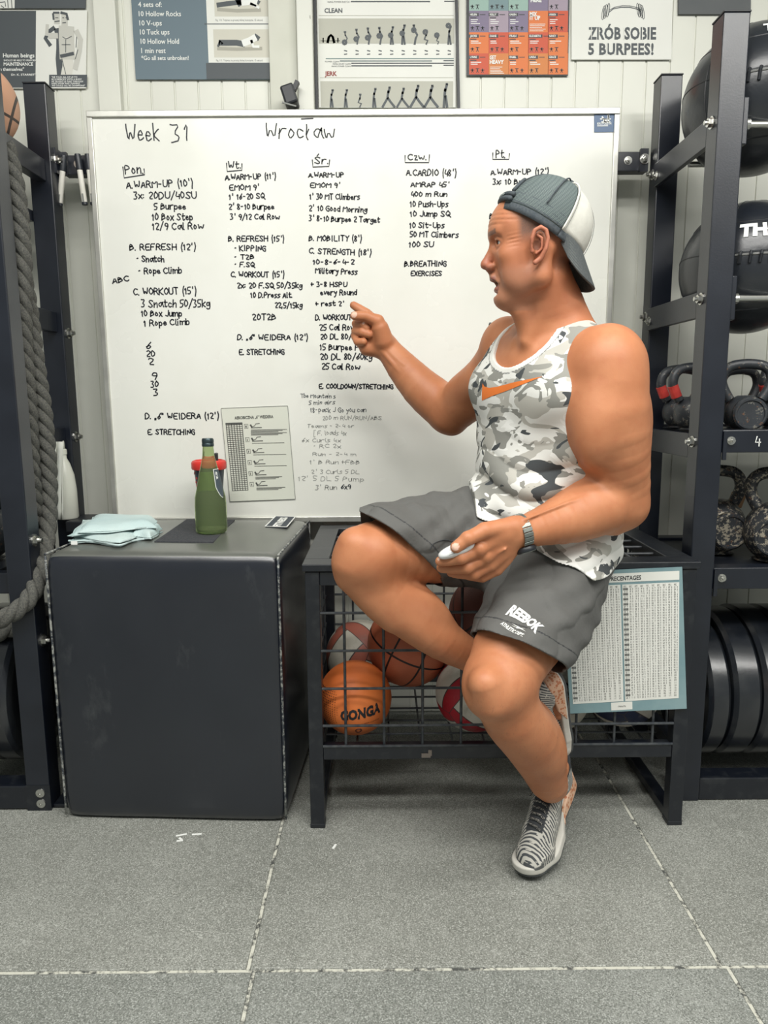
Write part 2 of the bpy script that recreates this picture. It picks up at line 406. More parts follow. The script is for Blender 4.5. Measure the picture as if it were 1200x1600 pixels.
s.part(mb, 'photo_figure', WHITEP)
mb = MB(); s.stroke(mb, [(341, 76), (370, 77), (408, 76)], 5, .0008); s.stroke(mb, [(341, 15), (370, 17), (406, 16)], 5, .0008); s.part(mb, 'photo_shadow', Mat('photo_shadow', (166, 164, 152), .6).m)
# --- poster of two men and the quote
s = Sheet('quote_poster', (0, 16), (136, 16), (0, 138), YP, PAPER, 'grey and white quote poster with a drawing of two shirtless men', 'poster')
mb = MB(); s.rect(mb, -30, 17, 55.5, 137); s.rect(mb, 77, 117, 136, 136, .0008); s.part(mb, 'dark_panel', DGREY)
mb = MB()
for t, x0, y, x1, h in (('Human beings', 5, 90, 54, 6), ('SHOULD BE ABLE TO PERFORM', 6, 96, 57, 2.6), ('MAINTENANCE', 6, 103, 52, 5), ('on themselves"', -4, 111, 38, 5), ('Dr. KELLY STARRETT', 18, 118.5, 58, 3), ('"HE TOLD ALL OF US TO', 81, 122, 121, 2.4), ('BE SOMEBODY WITH A BODY', 81, 125.4, 128, 2.4), ('HE TAUGHT US THAT THROUGH', 81, 128.8, 130, 2.4), ('HARD WORK AND TRAINING', 81, 132, 125, 2.4), ('WE COULD ALL BE CHAMPIONS"', 81, 135.4, 133, 2.4)):
    if t[0:2] == 'Dr': t = 'Dr. K. STARRETT'
    s.type(mb, t, x0, y, x1, h, .02, .0012)
s.part(mb, 'lettering', WHITEP)
mb = MB()
s.stroke(mb, [(90, 48), (93, 62), (93, 76), (92, 92), (94, 116)], 10, .0004); s.stroke(mb, [(84, 44), (76, 50), (71, 60), (78, 70)], 6, .0004); s.stroke(mb, [(83, 22), (84, 30)], 3, .0006); s.stroke(mb, [(96, 20), (104, 22), (106, 30)], 4, .0006)
s.stroke(mb, [(84, 20), (92, 20)], 3, .0006); s.stroke(mb, [(96, 88), (114, 84)], 5, .001); s.stroke(mb, [(86, 34), (93, 33)], 1.5, .001); s.part(mb, 'drawing_dark', DGREY)
mb = MB()
s.stroke(mb, [(104, 50), (104, 64), (105, 84)], 24, .0007); s.stroke(mb, [(120, 50), (126, 62), (124, 80), (118, 106)], 8, .0007); s.stroke(mb, [(101, 24), (101, 38)], 10, .0005); s.stroke(mb, [(89, 24), (89, 34)], 9, .0005); s.stroke(mb, [(88, 56), (78, 56)], 8, .0008); s.stroke(mb, [(74, 40), (73, 54)], 5, .0005)
s.part(mb, 'drawing_skin', LGREY)
mb = MB(); s.stroke(mb, [(104, 90), (107, 100), (104, 116)], 17, .0005); s.stroke(mb, [(98, 60), (110, 58)], 1.2, .0011); s.part(mb, 'drawing_trousers', Mat('pale_grey_print', (214, 213, 204), .6).m)
mb = MB()
for l in ([(98, 58), (104, 61), (112, 57)], [(103, 62), (103, 82)], [(97, 70), (110, 70)], [(120, 58), (119, 74)], [(97, 92), (103, 116)], [(98, 28), (100, 28)], [(103, 28), (105, 28)], [(98, 36), (103, 35.5)], [(87, 28), (91, 28)], [(122, 78), (118, 92)]): s.stroke(mb, l, 1.0, .0012)
s.part(mb, 'drawing_lines', DGREY)
s = Sheet('dark_poster', (0, -10), (134, -10), (0, 13), YP, DGREY, 'dark poster cut off by the top left corner, above the quote poster', 'poster', extend=.1)
mb = MB(); s.rect(mb, -5, -20, 23, 13); s.part(mb, 'white_panel', PAPER)
mb = MB()
for l in ([(0, 4), (8, 3), (9, 10)], [(12, 0), (13, 12)], [(18, 0), (19, 13)], [(2, 9), (6, 12)]): s.stroke(mb, l, 1.2, .0009)
s.part(mb, 'drawing_lines', DGREY)
# --- weightlifting charts
s = Sheet('lifting_chart', (495, 0), (713, 0), (498.5, 168), YP, PAPER, 'white chart of clean and jerk lifting positions in a black frame', 'poster', extend=.2)
for x_, x2 in ((491, 495.5), (711.5, 716.5)): MB().bar(s.at(x_, -60, .006), s.at(x2, 172, .006), .008, .012, up=(0, 1, 0)).build('frame_strip', DARKPL, s.e)
GRAD = Mat('chart_photo', (182, 182, 170), .6).m
mb = MB(); s.rect(mb, 497.5, 29, 709.5, 68); s.rect(mb, 500.5, 127, 708, 167); s.rect(mb, 498, 24, 709, 24.8); s.rect(mb, 500, 121, 708, 121.8)
s.part(mb, 'photo_strip', GRAD)
mb = MB(); s.type(mb, 'CLEAN', 507, 20, 535, 6.5, .03); s.rect(mb, 548, 1.5, 672, 3.4); s.rect(mb, 694, 1.2, 710, 3)
for y, a, b in ((95.5, 531, 675), (99, 549, 709), (103, 549, 675)): s.rect(mb, a, y-1, b, y+.8)
s.rect(mb, 693, 94, 709, 95.6); s.rect(mb, 693, 101.3, 709, 103)
s.type(mb, 'HANG POWER SNATCH', 512, 4.4, 546, 2.4); s.type(mb, 'POWER CLEAN', 508, 97.5, 530, 2.2); s.type(mb, 'HANG SQUAT CLEAN', 520, 101, 548, 2.2); s.type(mb, 'HANG POWER CLEAN', 518, 104.8, 548, 2.2)
def lifter(x, y, h, kind):
    """small printed figure standing at (x, y)"""
    H_ = h; j = lambda a, b: (x+a*H_, y-b*H_)
    if kind == 'squat': L_ = [[j(0, 0), j(.1, .22), j(-.12, .3), j(.0, .62)], [j(0, .55), j(.02, .8)]]
    elif kind == 'lean': L_ = [[j(0, 0), j(.05, .3), j(.14, .48), j(-.02, .75)], [j(-.02, .75), j(-.05, .95)]]
    elif kind == 'split': L_ = [[j(-.28, 0), j(-.05, .4), j(0, .75)], [j(.3, 0), j(.12, .22), j(-.02, .42)], [j(0, .7), j(.06, .9)]]
    else: L_ = [[j(-.06, 0), j(-.03, .45), j(0, .75)], [j(.08, 0), j(.02, .45)], [j(0, .7), j(.07, .95)]]
    for l in L_: s.stroke(mb, l, max(1.6, h*.11), .0009)
    c = L_[-1][-1]; s.stroke(mb, [(c[0]-1, c[1]-1.5), (c[0]+1, c[1]-1.5)], 2.6, .0009)
ps = ['lean', 'lean', 'lean', 'lean', 'stand', 'stand', 'lean', 'squat', 'squat', 'stand']
for i_, k in enumerate(ps):
    xx = 540+i_*18.0; yy = 69-.2; hh = [18, 22, 24, 25, 26, 29, 29, 24, 16, 27][i_]
    lifter(xx, yy, hh, k)
    dy = [2, 7, 9, 12, 13, 16, 21, 18, 13, 28][i_]
    s.type(mb, 'o', xx-6, yy-dy+2.5, xx+3, 9, .10, .001)
    s.stroke(mb, [(xx-2, 79), (xx+2, 80)], 1.5); s.stroke(mb, [(xx-2, 85), (xx+2, 84.5)], 1.5)
s.stroke(mb, [(505, 66), (505, 60)], 2); s.stroke(mb, [(528, 66), (528, 60)], 2); s.stroke(mb, [(501, 64), (531, 64)], .8); s.stroke(mb, [(512, 66), (514, 58), (517, 55), (520, 58), (522, 66)], 4)
js = ['stand', 'stand', 'squat', 'stand', 'split', 'split', 'split', 'split', 'stand']
for i_, k in enumerate(js): lifter(518+i_*22.2, 167, [26, 26, 22, 28, 32, 30, 35, 35, 36][i_], k)
s.part(mb, 'print', DGREY)
mb = MB(); s.type(mb, 'JERK', 507.5, 118.5, 526.5, 6.5, .03); s.part(mb, 'red_heading', Mat('dark_red_print', (140, 50, 42), .6).m)
mb = MB(); s.rect(mb, 509, 91, 709, 92.3); s.rect(mb, 531, 95, 675, 96, .0007); s.part(mb, 'teal_bars', Mat('teal_print', (120, 140, 138), .6).m)
# --- orange grid of workouts
s = Sheet('workout_grid_poster', (729, 0), (890, 0), (729, 118), YP, DARKPL, 'colourful grid poster of named workouts with orange and purple squares', 'poster', extend=.2)
cols = {'t': (148, 176, 166), 'd': (118, 142, 146), 'p': (126, 116, 140), 'l': (160, 146, 160), 'o': (216, 120, 66), 'r': (200, 88, 62), 'y': (206, 128, 70)}
CM = {k: Mat('square_'+{'t': 'mint', 'd': 'teal', 'p': 'purple', 'l': 'lilac', 'o': 'orange', 'r': 'red', 'y': 'amber'}[k], v, .6).m for k, v in cols.items()}
grid = ['tdtpl', 'plpor', 'orpor'.replace('p', 'o'), 'ryoyo']
grid = ['tdtpl', 'plpor', 'ororo', 'ryoyo']
gx = [733, 763.6, 794.5, 825.5, 856.5, 887]; gy = [-17, 17, 50.5, 83.5, 116.5]
for r in range(4):
    for c in range(5):
        mb = MB(); s.rect(mb, gx[c], gy[r], gx[c+1], gy[r+1]); s.part(mb, 'square', CM[grid[r][c]])
mw = MB(); md = MB()
names = [['', '', '', '', ''], ['HELEN', 'KELLY', 'KAREN', '', 'AMANDA'], ['JACKIE', 'DIANE', 'FRAN', 'ELIZABETH', 'NANCY'], ['LYNNE', '', 'ISABEL', 'LINDA', 'GRACE']]
for r in range(4):
    for c in range(5):
        x0 = gx[c]; y0 = gy[r]
        if names[r][c]:
            w_ = 15+(7 if len(names[r][c]) > 7 else 0)
            s.rect(md, x0, y0+3.5, x0+w_, y0+8.5, .0009); s.type(mw, names[r][c], x0+1.5, y0+7.6, x0+w_-3, 3, .03, .0013)
            s.stroke(md, [(x0+w_+2, y0+6), (x0+w_+10, y0+6)], 1, .0009); s.stroke(md, [(x0+2, y0+11), (x0+11, y0+11)], 1.4, .0009)
            for k in range(3 if r < 2 else 2): s.stroke(mw, [(x0+3, y0+14+k*3), (x0+3+random.uniform(7, 17), y0+14+k*3)], 1.1, .0009)
        if not (r == 1 and c == 3) and not (r == 3 and c == 1) and not (r == 0 and c == 3):
            for k in range(2+(c+r) % 2):
                xx = x0+5+k*8; yy = gy[r+1]-3
                s.stroke(md, [(xx-2.5, yy-4-(k % 2)*2), (xx+2.5, yy-4-(k % 2)*2)], 1.1, .0009); s.stroke(md, [(xx-1.5, yy), (xx, yy-3), (xx+1.5, yy)], 1.1, .0009); s.stroke(md, [(xx, yy-2.5), (xx, yy-5.5)], 1.8, .0009)
for t, x0, y, x1, h in (('MIX', 827.5, 25.5, 839, 6), ('IT UP', 827.5, 31.5, 844, 6), ('GET', 765, 93, 775, 5.5), ('HEAVY', 765, 100, 787, 5.5), ('HERE', 829, 3.5, 846, 6)): s.type(mw, t, x0, y, x1, h, .04, .0013)
for k in range(5): s.stroke(mw, [(828, 38+k*2.6), (828+random.uniform(18, 27), 38+k*2.6)], .8, .0009); s.stroke(mw, [(766, 105+k*2.4), (766+random.uniform(14, 26), 105+k*2.4)], .8, .0009)
s.part(mw, 'white_lettering', WHITEP); s.part(md, 'dark_lettering', DARKPL)
# --- ZROB SOBIE 5 BURPEES
s = Sheet('burpee_sign', (893, 0), (1051, 0), (893, 93), YP, PAPER, 'white sign reading zrob sobie 5 burpees under a drawn barbell', 'sign', extend=.12)
mb = MB(); s.type(mb, 'ZR\u00d3B SOBIE', 919, 61, 1025, 17, .035, sp=1.06); s.type(mb, '5 BURPEES!', 919, 85, 1021, 16, .035, sp=1.06)
s.stroke(mb, [(952, 19), (958, 14), (970, 11.5), (984, 11.5), (996, 14.5), (1001, 18)], 1.3); s.stroke(mb, [(952, 16), (960, 11.5), (972, 9), (984, 9.2), (996, 12), (1002, 16)], .9)
for (cx, cy, t_) in ((946, 18, .25), (943, 20, .25), (950, 16, .25), (1001, 17, -.25), (1004, 19, -.25), (997.5, 16, -.25)):
    e = [(cx+2.2*math.cos(a)-math.sin(t_)*11*math.sin(a)*.6, cy+11*math.sin(a)) for a in np.linspace(0, 2*math.pi, 13)]
    s.stroke(mb, e, .9)
    s.stroke(mb, [(cx, cy-9), (cx, cy+9)], .8)
s.part(mb, 'lettering', DGREY)
for (xa, yb1, yb2) in ((923.5, 43, 62), (935.5, 43, 62), (961, 68, 86), (984, 43, 62), (1003, 43, 62), (948, 68, 86), (996, 68, 86), (974.5, 43, 62)): mb = MB(); s.rect(mb, xa, yb1, xa+1.0, yb2, .0012); s.part(mb, 'stencil_gap', PAPER)
s = Sheet('dark_wall_board', (1060, -40), (1174, -40), (1060, 22), YP, noisy('grey_board', (84, 88, 90), (92, 95, 96), 8, .6), 'plain dark grey board cut off by the top edge behind the right rack', 'board', th=.006)
# --- black speaker-like box above the whiteboard
e = empty('wall_bracket', P(455, 168, Y=2.34), 'small black plastic bracket on the wall just above the whiteboard', 'bracket')
a = P(453, 152, Y=2.34)
MB().box(a-np.array([.020, .03, .028]), a+np.array([.020, .03, .028]), R=Matrix.Rotation(math.radians(-18), 3, 'Y'), bev=.006).build('body', DARKPL, e)
MB().bar(a+np.array([.012, 0, .02]), P(465, 128, Y=2.34), .02, .012).build('strap', DARKPL, e)
mb = MB(); mb.bar(P(441, 160, Y=2.309), P(463, 166, Y=2.309), .003, .004); mb.build('trim_line', GREYP, e)
# ================================================================== WHITEBOARD
YB = 2.28
bTL, bTR, bBL, bBR = P(143, 181, Y=YB), P(963.5, 169, Y=YB), P(196.5, 815, Y=YB), P(943, 812, Y=YB)
bx0, bx1 = -.853, .700; bz1 = (bTL[2]+bTR[2])/2; bz0 = (bBL[2]+.715)/2
wb = empty('whiteboard', ((bx0+bx1)/2, YB+.012, bz0), 'large magnetic whiteboard covered with handwritten weekly training plan', 'whiteboard')
m = Mat('whiteboard_enamel', (229, 230, 223), .22, spec=.5)
sm_ = m.noise(2.2, 5, None, .6)
m.set('Base Color', m.ramp(sm_, [(.35, (224, 225, 217)), (.7, (232, 233, 227))])); m.set('Roughness', m.ramp(m.noise(5, 4), [(.35, .17), (.7, .33)]))
MB().box((bx0+.004, YB, bz0+.004), (bx1-.004, YB+.018, bz1-.004)).build('panel', m.m, wb)
ALU = noisy('aluminium_rail', (190, 190, 184), (205, 205, 198), 20, .35, .7)
for (lo, hi) in (((bx0-.006, YB-.008, bz1-.012), (bx1+.006, YB+.02, bz1+.006)), ((bx0-.006, YB-.008, bz0-.006), (bx1+.006, YB+.02, bz0+.012)), ((bx0-.006, YB-.008, bz0+.0125), (bx0+.010, YB+.02, bz1-.0125)), ((bx1-.010, YB-.008, bz0+.0125), (bx1+.006, YB+.02, bz1-.0125))):
    MB().box(lo, hi, bev=.002).build('frame_rail', ALU, wb)
def bw(txt, x0, x1, y, h=10, dy=0, mat=INK, wpx=2.0, name='handwriting', it=1, j=.16):
    a, u, v, L = plane_map(x0, y, x1, y+dy, YB-.0006)
    st, tw = stroke_text(txt, j, it); k = ppm(a); sy = h/6/k; sx = L/tw
    mb = MB()
    for p in st: ribbon(mb, [(q[0]*sx, q[1]*sy) for q in p], wpx/k, lambda X, Z: a+u*X+v*Z)
    return mb.build(name, mat, wb)
def bl(pts, wpx=1.9, mat=INK):
    q = [P(x, y, Y=YB-.0006) for x, y in pts]; k = ppm(q[0]); mb = MB()
    ribbon(mb, [(p[0], p[2]) for p in q], wpx/k, lambda X, Z: np.array([X, YB-.0006, Z])); mb.build('underline', mat, wb)
LINES = '''Week|198|249|221|25|-1
31|268|296|221|25|-1
Wroc\u0142aw|415|523|217|22|0
Pon.|196|225|272|13|-1
A.WARM-UP (10')|198|303|294|10|-3
3x: 20DU/40SU|209|307|311|10|-1
5 Burpee|241|290|327|9|0
10 Box Step|238|301|344|10|0
12/9 Cal Row|238|318|359|10|-1
B. REFRESH (12')|203|307|391|9|-1
* Snatch|214|256|409|9|0
* Rope Climb|217|284|428|9|-1
ABC|176|202|443|8|-4
C. WORKOUT (15')|209|308|461|10|-2
3 Snatch 50/35kg|221|328|480|11|0
10 Box Jump|221|284|494|9|0
1 Rope Climb|225|296|510|9|-3
6|229|236|545|10|0
20|229|242|557|9|0
2|233|240|570|10|0
9|237|245|593|11|0
30|236|247|605|9|0
3|240|247|618|10|0
D. ~6" WEIDERA (12')|227|343|655|9|-1
E. STRETCHING|231|304|679|8|0
Wt.|357|377|263|10|0
A.WARM-UP (11')|352|432|281|8|-2
EMOM 9'|359|405|297|8|0
1' 16-20 SQ|358|413|312|8|-2
2' 8-10 Burpee|358|428|327|8|0
3' 9/12 Cal Row|360|437|343|8|0
B. REFRESH (15')|357|445|377|8|0
* KIPPING|367|415|392|8|0
* T2B|367|397|405|7|0
* F.SQ|367|397|417|7|0
C. WORKOUT (15')|361|445|433|8|0
2x: 20 F.SQ 50/35kg|371|472|450|8|0
10 D.Press Alt.|392|457|465|8|0
22,5/15kg|430|472|481|8|0
20T2B|395|431|500|9|0
D. ~6" WEIDERA (12')|371|482|531|8|0
E. STRETCHING|374|444|554|8|0
\u015ar.|492|514|256|10|0
A.WARM-UP|482|537|277|7|0
EMOM 9'|485|532|293|7|0
1' 30 MT Climbers|484|562|311|8|1
2' 10 Good Morning|483|573|329|8|3
3' 8-10 Burpee 2 Target|483|593|345|8|3
B. MOBILITY (8')|483|566|376|8|1
C. STRENGTH (18')|483|581|396|8|3
10-8-6-4-2|489|553|413|7|0
Military Press|493|558|427|8|2
+ 3-8 HSPU|486|542|448|7|0
every Round|501|557|461|8|0
+ rest 2'|493|538|478|7|0
D. WORKOUT|493|549|500|8|0
25 Cal Row|500|555|516|9|0
20 DL 80/60kg|501|572|530|8|0
15 Burpee Pull|500|573|547|9|0
20 DL 80/60kg|501|581|562|9|0
25 Cal Row|503|562|577|9|1
E. COOLDOWN/STRETCHING|499|614|607|7|1
Czw.|638|667|250|9|0
A.CARDIO (48')|635|714|274|9|1
AMRAP 45'|642|702|292|7|0
400 m Run|642|698|307|7|0
10 Push-Ups|641|700|323|8|0
10 Jump SQ|641|703|338|8|0
10 Sit-Ups|640|694|356|8|0
50 MT Climbers|641|716|370|8|1
100 SU|639|677|386|8|0
B.BREATHING|632|697|416|8|0
EXERCISES|642|690|431|7|0
Pt.|775|790|247|11|0
A.WARM-UP (12')|767|858|273|8|-1
3x: 10 Burpee|770|840|288|8|0
B.|765|773|342|8|0
C|764|771|368|9|0
+|782|790|480|8|0
D. C|764|787|513|8|0'''
GL['\u015a'] = (4, GL['S'][1]+[[(2, 9), (3, 10.5)]])
for ln in LINES.split('\n'):
    t, x0, x1, y, h, dy = ln.split('|'); big = float(h) > 20
    bw(t, float(x0), float(x1), float(y), float(h), float(dy), wpx=2.0 if big else 1.9)
FAINT = '''Tbe Mountain s|470|524|621|6|1
5 min airs|483|523|632|6|0
18-pack J Go you can|485|572|644|7|0
200 m RUN/RUN/ABS|504|596|656|6|0
Teams - 2-4 or|480|553|668|5|0
[ F. loads 4x|490|541|680|7|0
6x Curls 4x|472|532|691|6|0
* RC 2x|490|532|700|6|0
Run - 2-4 m|489|556|712|5|0
1' B Run +FBB|484|562|725|6|0
2' 3 Curls 5 DL|487|561|740|6|0
12' 5 DL 5 Pump|466|568|751|7|1'''
for q, ln in enumerate(FAINT.split('\n')):
    t, x0, x1, y, h, dy = ln.split('|')
    bw(t, float(x0), float(x1), float(y), float(h), float(dy), mat=DGREY if q in (0, 1, 2) else INKF, wpx=1.0, name='faded_handwriting', j=.35)
bw("3' Run", 493, 526, 765, 7, 0, INKF, 1.3, 'faded_handwriting'); bw("6x9", 533, 548, 764, 7, 0, DGREY, 1.6, 'faded_handwriting')
for b in ([(192, 261), (194, 278), (226, 273), (225, 264)], [(354, 255), (355, 268), (378, 266), (378, 256)], [(488, 250), (489, 261), (514, 260), (515, 250)], [(633, 243), (633, 254), (670, 254), (671, 242)], [(770, 239), (770, 249), (795, 249), (796, 240)]): bl(b)
bl([(471, 186), (489, 185)], 1.8)
# sticker
s = Sheet('town_sticker', (928.5, 171.5), (959.5, 171), (928.5, 206.5), YB-.002, Mat('sticker_blue', (72, 98, 132), .4).m, 'small blue square sticker with a white castle emblem on the whiteboard corner', 'sticker', th=.0015)
mb = MB(); s.type(mb, 'KROTOSZYN', 933, 195, 955, 3.2, .03, .0006); s.rect(mb, 933, 196.3, 950, 197.2)
for l, w_ in (([(950.5, 176), (950.5, 184)], 1.6), ([(950.5, 181), (950.5, 190)], 3), ([(938, 186), (954, 186)], 1.5), ([(941, 183), (944, 189)], 2.5), ([(946, 187), (946, 190)], 4), ([(940, 190.5), (953, 190.5)], 1.6)): s.stroke(mb, l, w_, .0007)
s.part(mb, 'emblem', WHITEP)
# laminated exercise sheet stuck on the board
PAP2 = Mat('laminated_paper', (214, 217, 205), .35).m
s = Sheet('exercise_sheet', (345.5, 638), (449.5, 634), (359.5, 783.5), YB-.003, PAP2, 'paper exercise sheet with a table and drawings stuck low on the whiteboard', 'paper sheet', th=.002)
def sx(u, v): return (345.5+(u-50)/9.23*1.0, 634+v/9.23)
def zz(a, b): return (340+a/9.23, 630+b/9.23)
mb = MB(); a = zz(247, 232); b = zz(805, 212)
put_type(mb, 'AEROBICZNA \u201e6\u201d WEIDERA', s.at(*a, .0012), s.u, -s.d, width=float(np.linalg.norm(s.at(*b)-s.at(*a))), height=4.6/ppm(s.tl), bold=.02)
for k in range(7):
    f = k/6; s.stroke(mb, [zz(120+f*232, 290-8*f), zz(215+f*225, 1262-8*f)], .9, .0009)
for k in range(36):
    f = k/35; s.stroke(mb, [zz(120+f*95, 288+f*974), zz(352+f*88, 280+f*972)], .7, .0009)
s.stroke(mb, [zz(122, 296), zz(352, 290)], 2.2, .0011)
for q in range(6):
    X = [385, 402, 420, 436, 450, 466][q]; Yq = [305, 497, 665, 827, 985, 1140][q]
    s.stroke(mb, [zz(X, Yq), zz(X+52, Yq-3), zz(X+56, Yq+55), zz(X+6, Yq+58), zz(X, Yq)], .6, .0009)
    s.type(mb, str(q+1), zz(X+18, 0)[0], zz(0, Yq+44)[1], zz(X+36, 0)[0], 3, .02, .0009)
    s.stroke(mb, [zz(X+92, Yq+10), zz(X+104, Yq+30)], 2.4, .0009); s.stroke(mb, [zz(X+100, Yq+50), zz(X+190, Yq+46), zz(X+250, Yq+45)], 1.1, .0009)
    s.stroke(mb, [zz(X+108, Yq+38), zz(X+150, Yq+20), zz(X+165, Yq-8), zz(X+220, Yq-14)], .9, .0009)
    for k in range([6, 1, 1, 1, 3, 3][q]):
        s.stroke(mb, [zz(X+98, Yq+80+k*15), zz(X+98+[515, 460, 470, 460, 380, 410][q]*(1-.12*(k % 3)), Yq+72+k*15)], .7, .0009)
s.part(mb, 'print', Mat('sheet_ink', (74, 76, 74), .6).m)
mb = MB()
c4 = [s.tl, s.tr, s.tr+s.d*s.Hh, s.bl]
for k in range(4): a, b = c4[k]+np.array([0, -.0006, 0]), c4[(k+1) % 4]+np.array([0, -.0006, 0]); mb.bar(a, b, .0012, .0012, up=(0, 1, 0))
s.part(mb, 'edge', GREYP)
# ================================================================== RACKS
def hexbolt(mb, p, axis, r=.011, l=.012):
    mb.lathe([(r*1.35, 0), (r*1.35, l*.25)], p, axis, 14); mb.lathe([(r, l*.25), (r, l)], p, axis, 6); mb.lathe([(r*.5, l), (r*.5, l*1.7)], p, axis, 10)
def hole_bar(mb, lo, hi): mb.box(lo, hi, bev=.003)
# wall tie bar that runs behind the whiteboard from rack to rack
tie = empty('tie_bar', (-.1, 2.32, 1.77), 'black flat steel bar behind the whiteboard joining both racks', 'steel bar')
MB().box((-.951, 2.305, 1.767), (.806, 2.345, 1.822), bev=.002).build('bar', BLACK, tie)
for X in (-.905, .745):
    mb = MB(); hexbolt(mb, (X, 2.3055, 1.797), (0, -1, 0), .009, .008); mb.build('bolt', CHROME, tie)
for X in (-.945, .79):
    mb = MB(); mb.box((X-.012, 2.292, 1.762), (X+.012, 2.3045, 1.827)); mb.build('end_plate', BLACK, tie)
    mb = MB(); hexbolt(mb, (X, 2.292, 1.797), (0, -1, 0), .011, .012); mb.build('bolt', CHROME, tie)
def upright(parent, x0, x1, y0, y1, z1, z0=0):
    MB().box((x0, y0, z0), (x1, y1, z1-.004), bev=.003).build('upright', BLACK, parent)
    MB().box((x0-.001, y0-.001, z1-.004), (x1+.001, y1+.001, z1), bev=.001).build('end_cap', DARKPL, parent)
# ---- right rack
rr = empty('storage_rack', (1.45, 2.05, 0), 'tall black steel storage rack with balls, kettlebells and plates right of the cage', 'rack')
RX0, RX1 = .80, .862
upright(rr, RX0, RX1, 1.83, 1.892, 1.980); upright(rr, RX0+.01, RX1+.01, 2.24, 2.302, 2.012)
upright(rr, 2.10, 2.162, 1.83, 1.892, 1.980); upright(rr, 2.10, 2.162, 2.24, 2.302, 2.012)
for z in (1.735, 1.325, .970, .613):
    for X in (.809, 2.131):
        MB().box((X-.0075, 1.893, z-.032), (X+.0075, 2.239, z+.032), bev=.002).build('brace', BLACK, rr)
    for (yy, ax, pz) in ((1.861, (-1, 0, 0), .02), (2.271, (-1, 0, 0), -.02)):
        mb = MB(); hexbolt(mb, (RX0-.0002 if yy < 2 else RX0+.0098, yy, z+.012), ax, .011, .011); mb.build('bolt', CHROME, rr)
    mb = MB(); hexbolt(mb, (.8010, 2.218, z-.006), (-1, 0, 0), .010, .006); mb.build('bolt', CHROME, rr)
for z in (1.745, 1.338):       # rods that carry the big balls
    for yy in (1.868, 2.17):
        mb = MB(); mb.tube([(.874, yy, z), (2.088, yy, z)], .0085, 14); mb.build('rod', CHROME, rr)
    MB().box((.8622, 1.835, z-.055), (.8745, 1.887, z+.050), bev=.002).build('rod_bracket', BLACK, rr)
    mb = MB(); mb.lathe([(.016, 0), (.016, .006), (.013, .008), (.013, .018)], (.8745, 1.868, z), (1, 0, 0), 16); mb.build('collar', CHROME, rr)
for (z0, z1) in ((.955, 1.012), (.598, .655)):
    MB().box((.8625, 1.832, z0), (2.0995, 1.878, z1), bev=.002).build('shelf_beam', BLACK, rr)
    MB().box((.8725, 2.242, z0), (2.0995, 2.288, z1), bev=.002).build('shelf_beam', BLACK, rr)
    MB().box((.8652, 1.880, z1-.026), (2.097, 2.240, z1-.008), bev=.002).build('shelf_board', BLACKW, rr)
    mb = MB(); hexbolt(mb, (.884, 1.832, (z0+z1)/2+.002), (0, -1, 0), .008, .01); mb.build('bolt', CHROME, rr)
    MB().box((.8626, 1.826, z0-.018), (.872, 1.8315, z1-.004)).build('gusset', BLACK, rr)
mb = MB(); mb.box((.8625, 1.832, .002), (2.0995, 1.89, .066), bev=.003); mb.build('base_beam', BLACKW, rr)
mb = MB(); mb.box((.8725, 2.18, .002), (2.0995, 2.238, .066), bev=.003); mb.build('base_beam', BLACKW, rr)
a, u, v, L = plane_map(1180, 696, 1188, 696, 1.8315); k = ppm(a); mb = MB()
for pts in ([(2, 14), (0, 5), (8, 5)], [(6, 10), (6, -1)]): ribbon(mb, [(p[0]/k, p[1]/k) for p in pts], 1.6/k, lambda X, Z: a+u*X+v*Z)
mb.build('chalk_numeral', WHITEP, rr, label='number 4 chalked on the shelf beam')
# ---- left rack
lr = empty('storage_rack', (-1.5, 2.05, 0), 'black steel rack with ropes and weight plates cut off by the left edge', 'rack')
upright(lr, -1.023, -.958, 2.24, 2.302, 2.0); upright(lr, -.966, -.903, 1.81, 1.872, 1.975)
upright(lr, -2.262, -2.2005, 1.81, 1.872, 1.975); upright(lr, -2.262, -2.2005, 2.19, 2.252, 2.0)
for z in (1.62, .63): MB().box((-2.246, 1.8725, z-.030), (-2.215, 2.1895, z+.030), bev=.002).build('brace', BLACK, lr)
for z in (1.76, 1.33, .985):
    MB().box((-1.006, 1.873, z-.030), (-.975, 2.239, z+.030), bev=.002).build('brace', BLACK, lr)
for (yy, X, zz_) in ((2.271, -.958, 1.80), (2.271, -.958, 1.30), (2.271, -.958, .985), (1.841, -.903, .74), (1.841, -.903, .47)):
    mb = MB(); hexbolt(mb, (X, yy, zz_), (1, 0, 0), .012, .012); mb.build('bolt', CHROME, lr)
MB().box((-.9578, 2.262, 1.76), (-.9515, 2.30, 1.83)).build('gusset', BLACK, lr)
MB().box((-2.2, 1.832, .60), (-.967, 1.87, .655), bev=.002).build('shelf_beam', BLACK, lr)
MB().box((-2.2, 1.812, .004), (-.905, 1.874, .070), bev=.003).build('base_beam', BLACKW, lr)
MB().box((-.9025, 1.82, .002), (-.86, 2.26, .012), bev=.002).build('foot_plate', BLACKW, lr)
mb = MB()
for dz in (.022, .052): mb.lathe([(.013, 0), (.012, .006), (.005, .007), (.004, .003)], (-.928, 1.8118, dz), (0, -1, 0), 14)
mb.build('screw', CHROME, lr)
MB().box((-.967, 1.809, -.0), (-.902, 1.8115, .074)).build('foot_gusset', BLACKW, lr)
MB().box((-.962, 2.16, .70), (-.89, 2.30, .735), bev=.004).build('tray', DARKPL, lr)
MB().box((-2.2, 2.2, 1.62), (-1.024, 2.25, 1.65)).build('shelf_beam', BLACK, lr)
MB().box((-2.2, 1.87, 1.76), (-1.007, 1.90, 1.80)).build('shelf_beam', BLACK, lr)
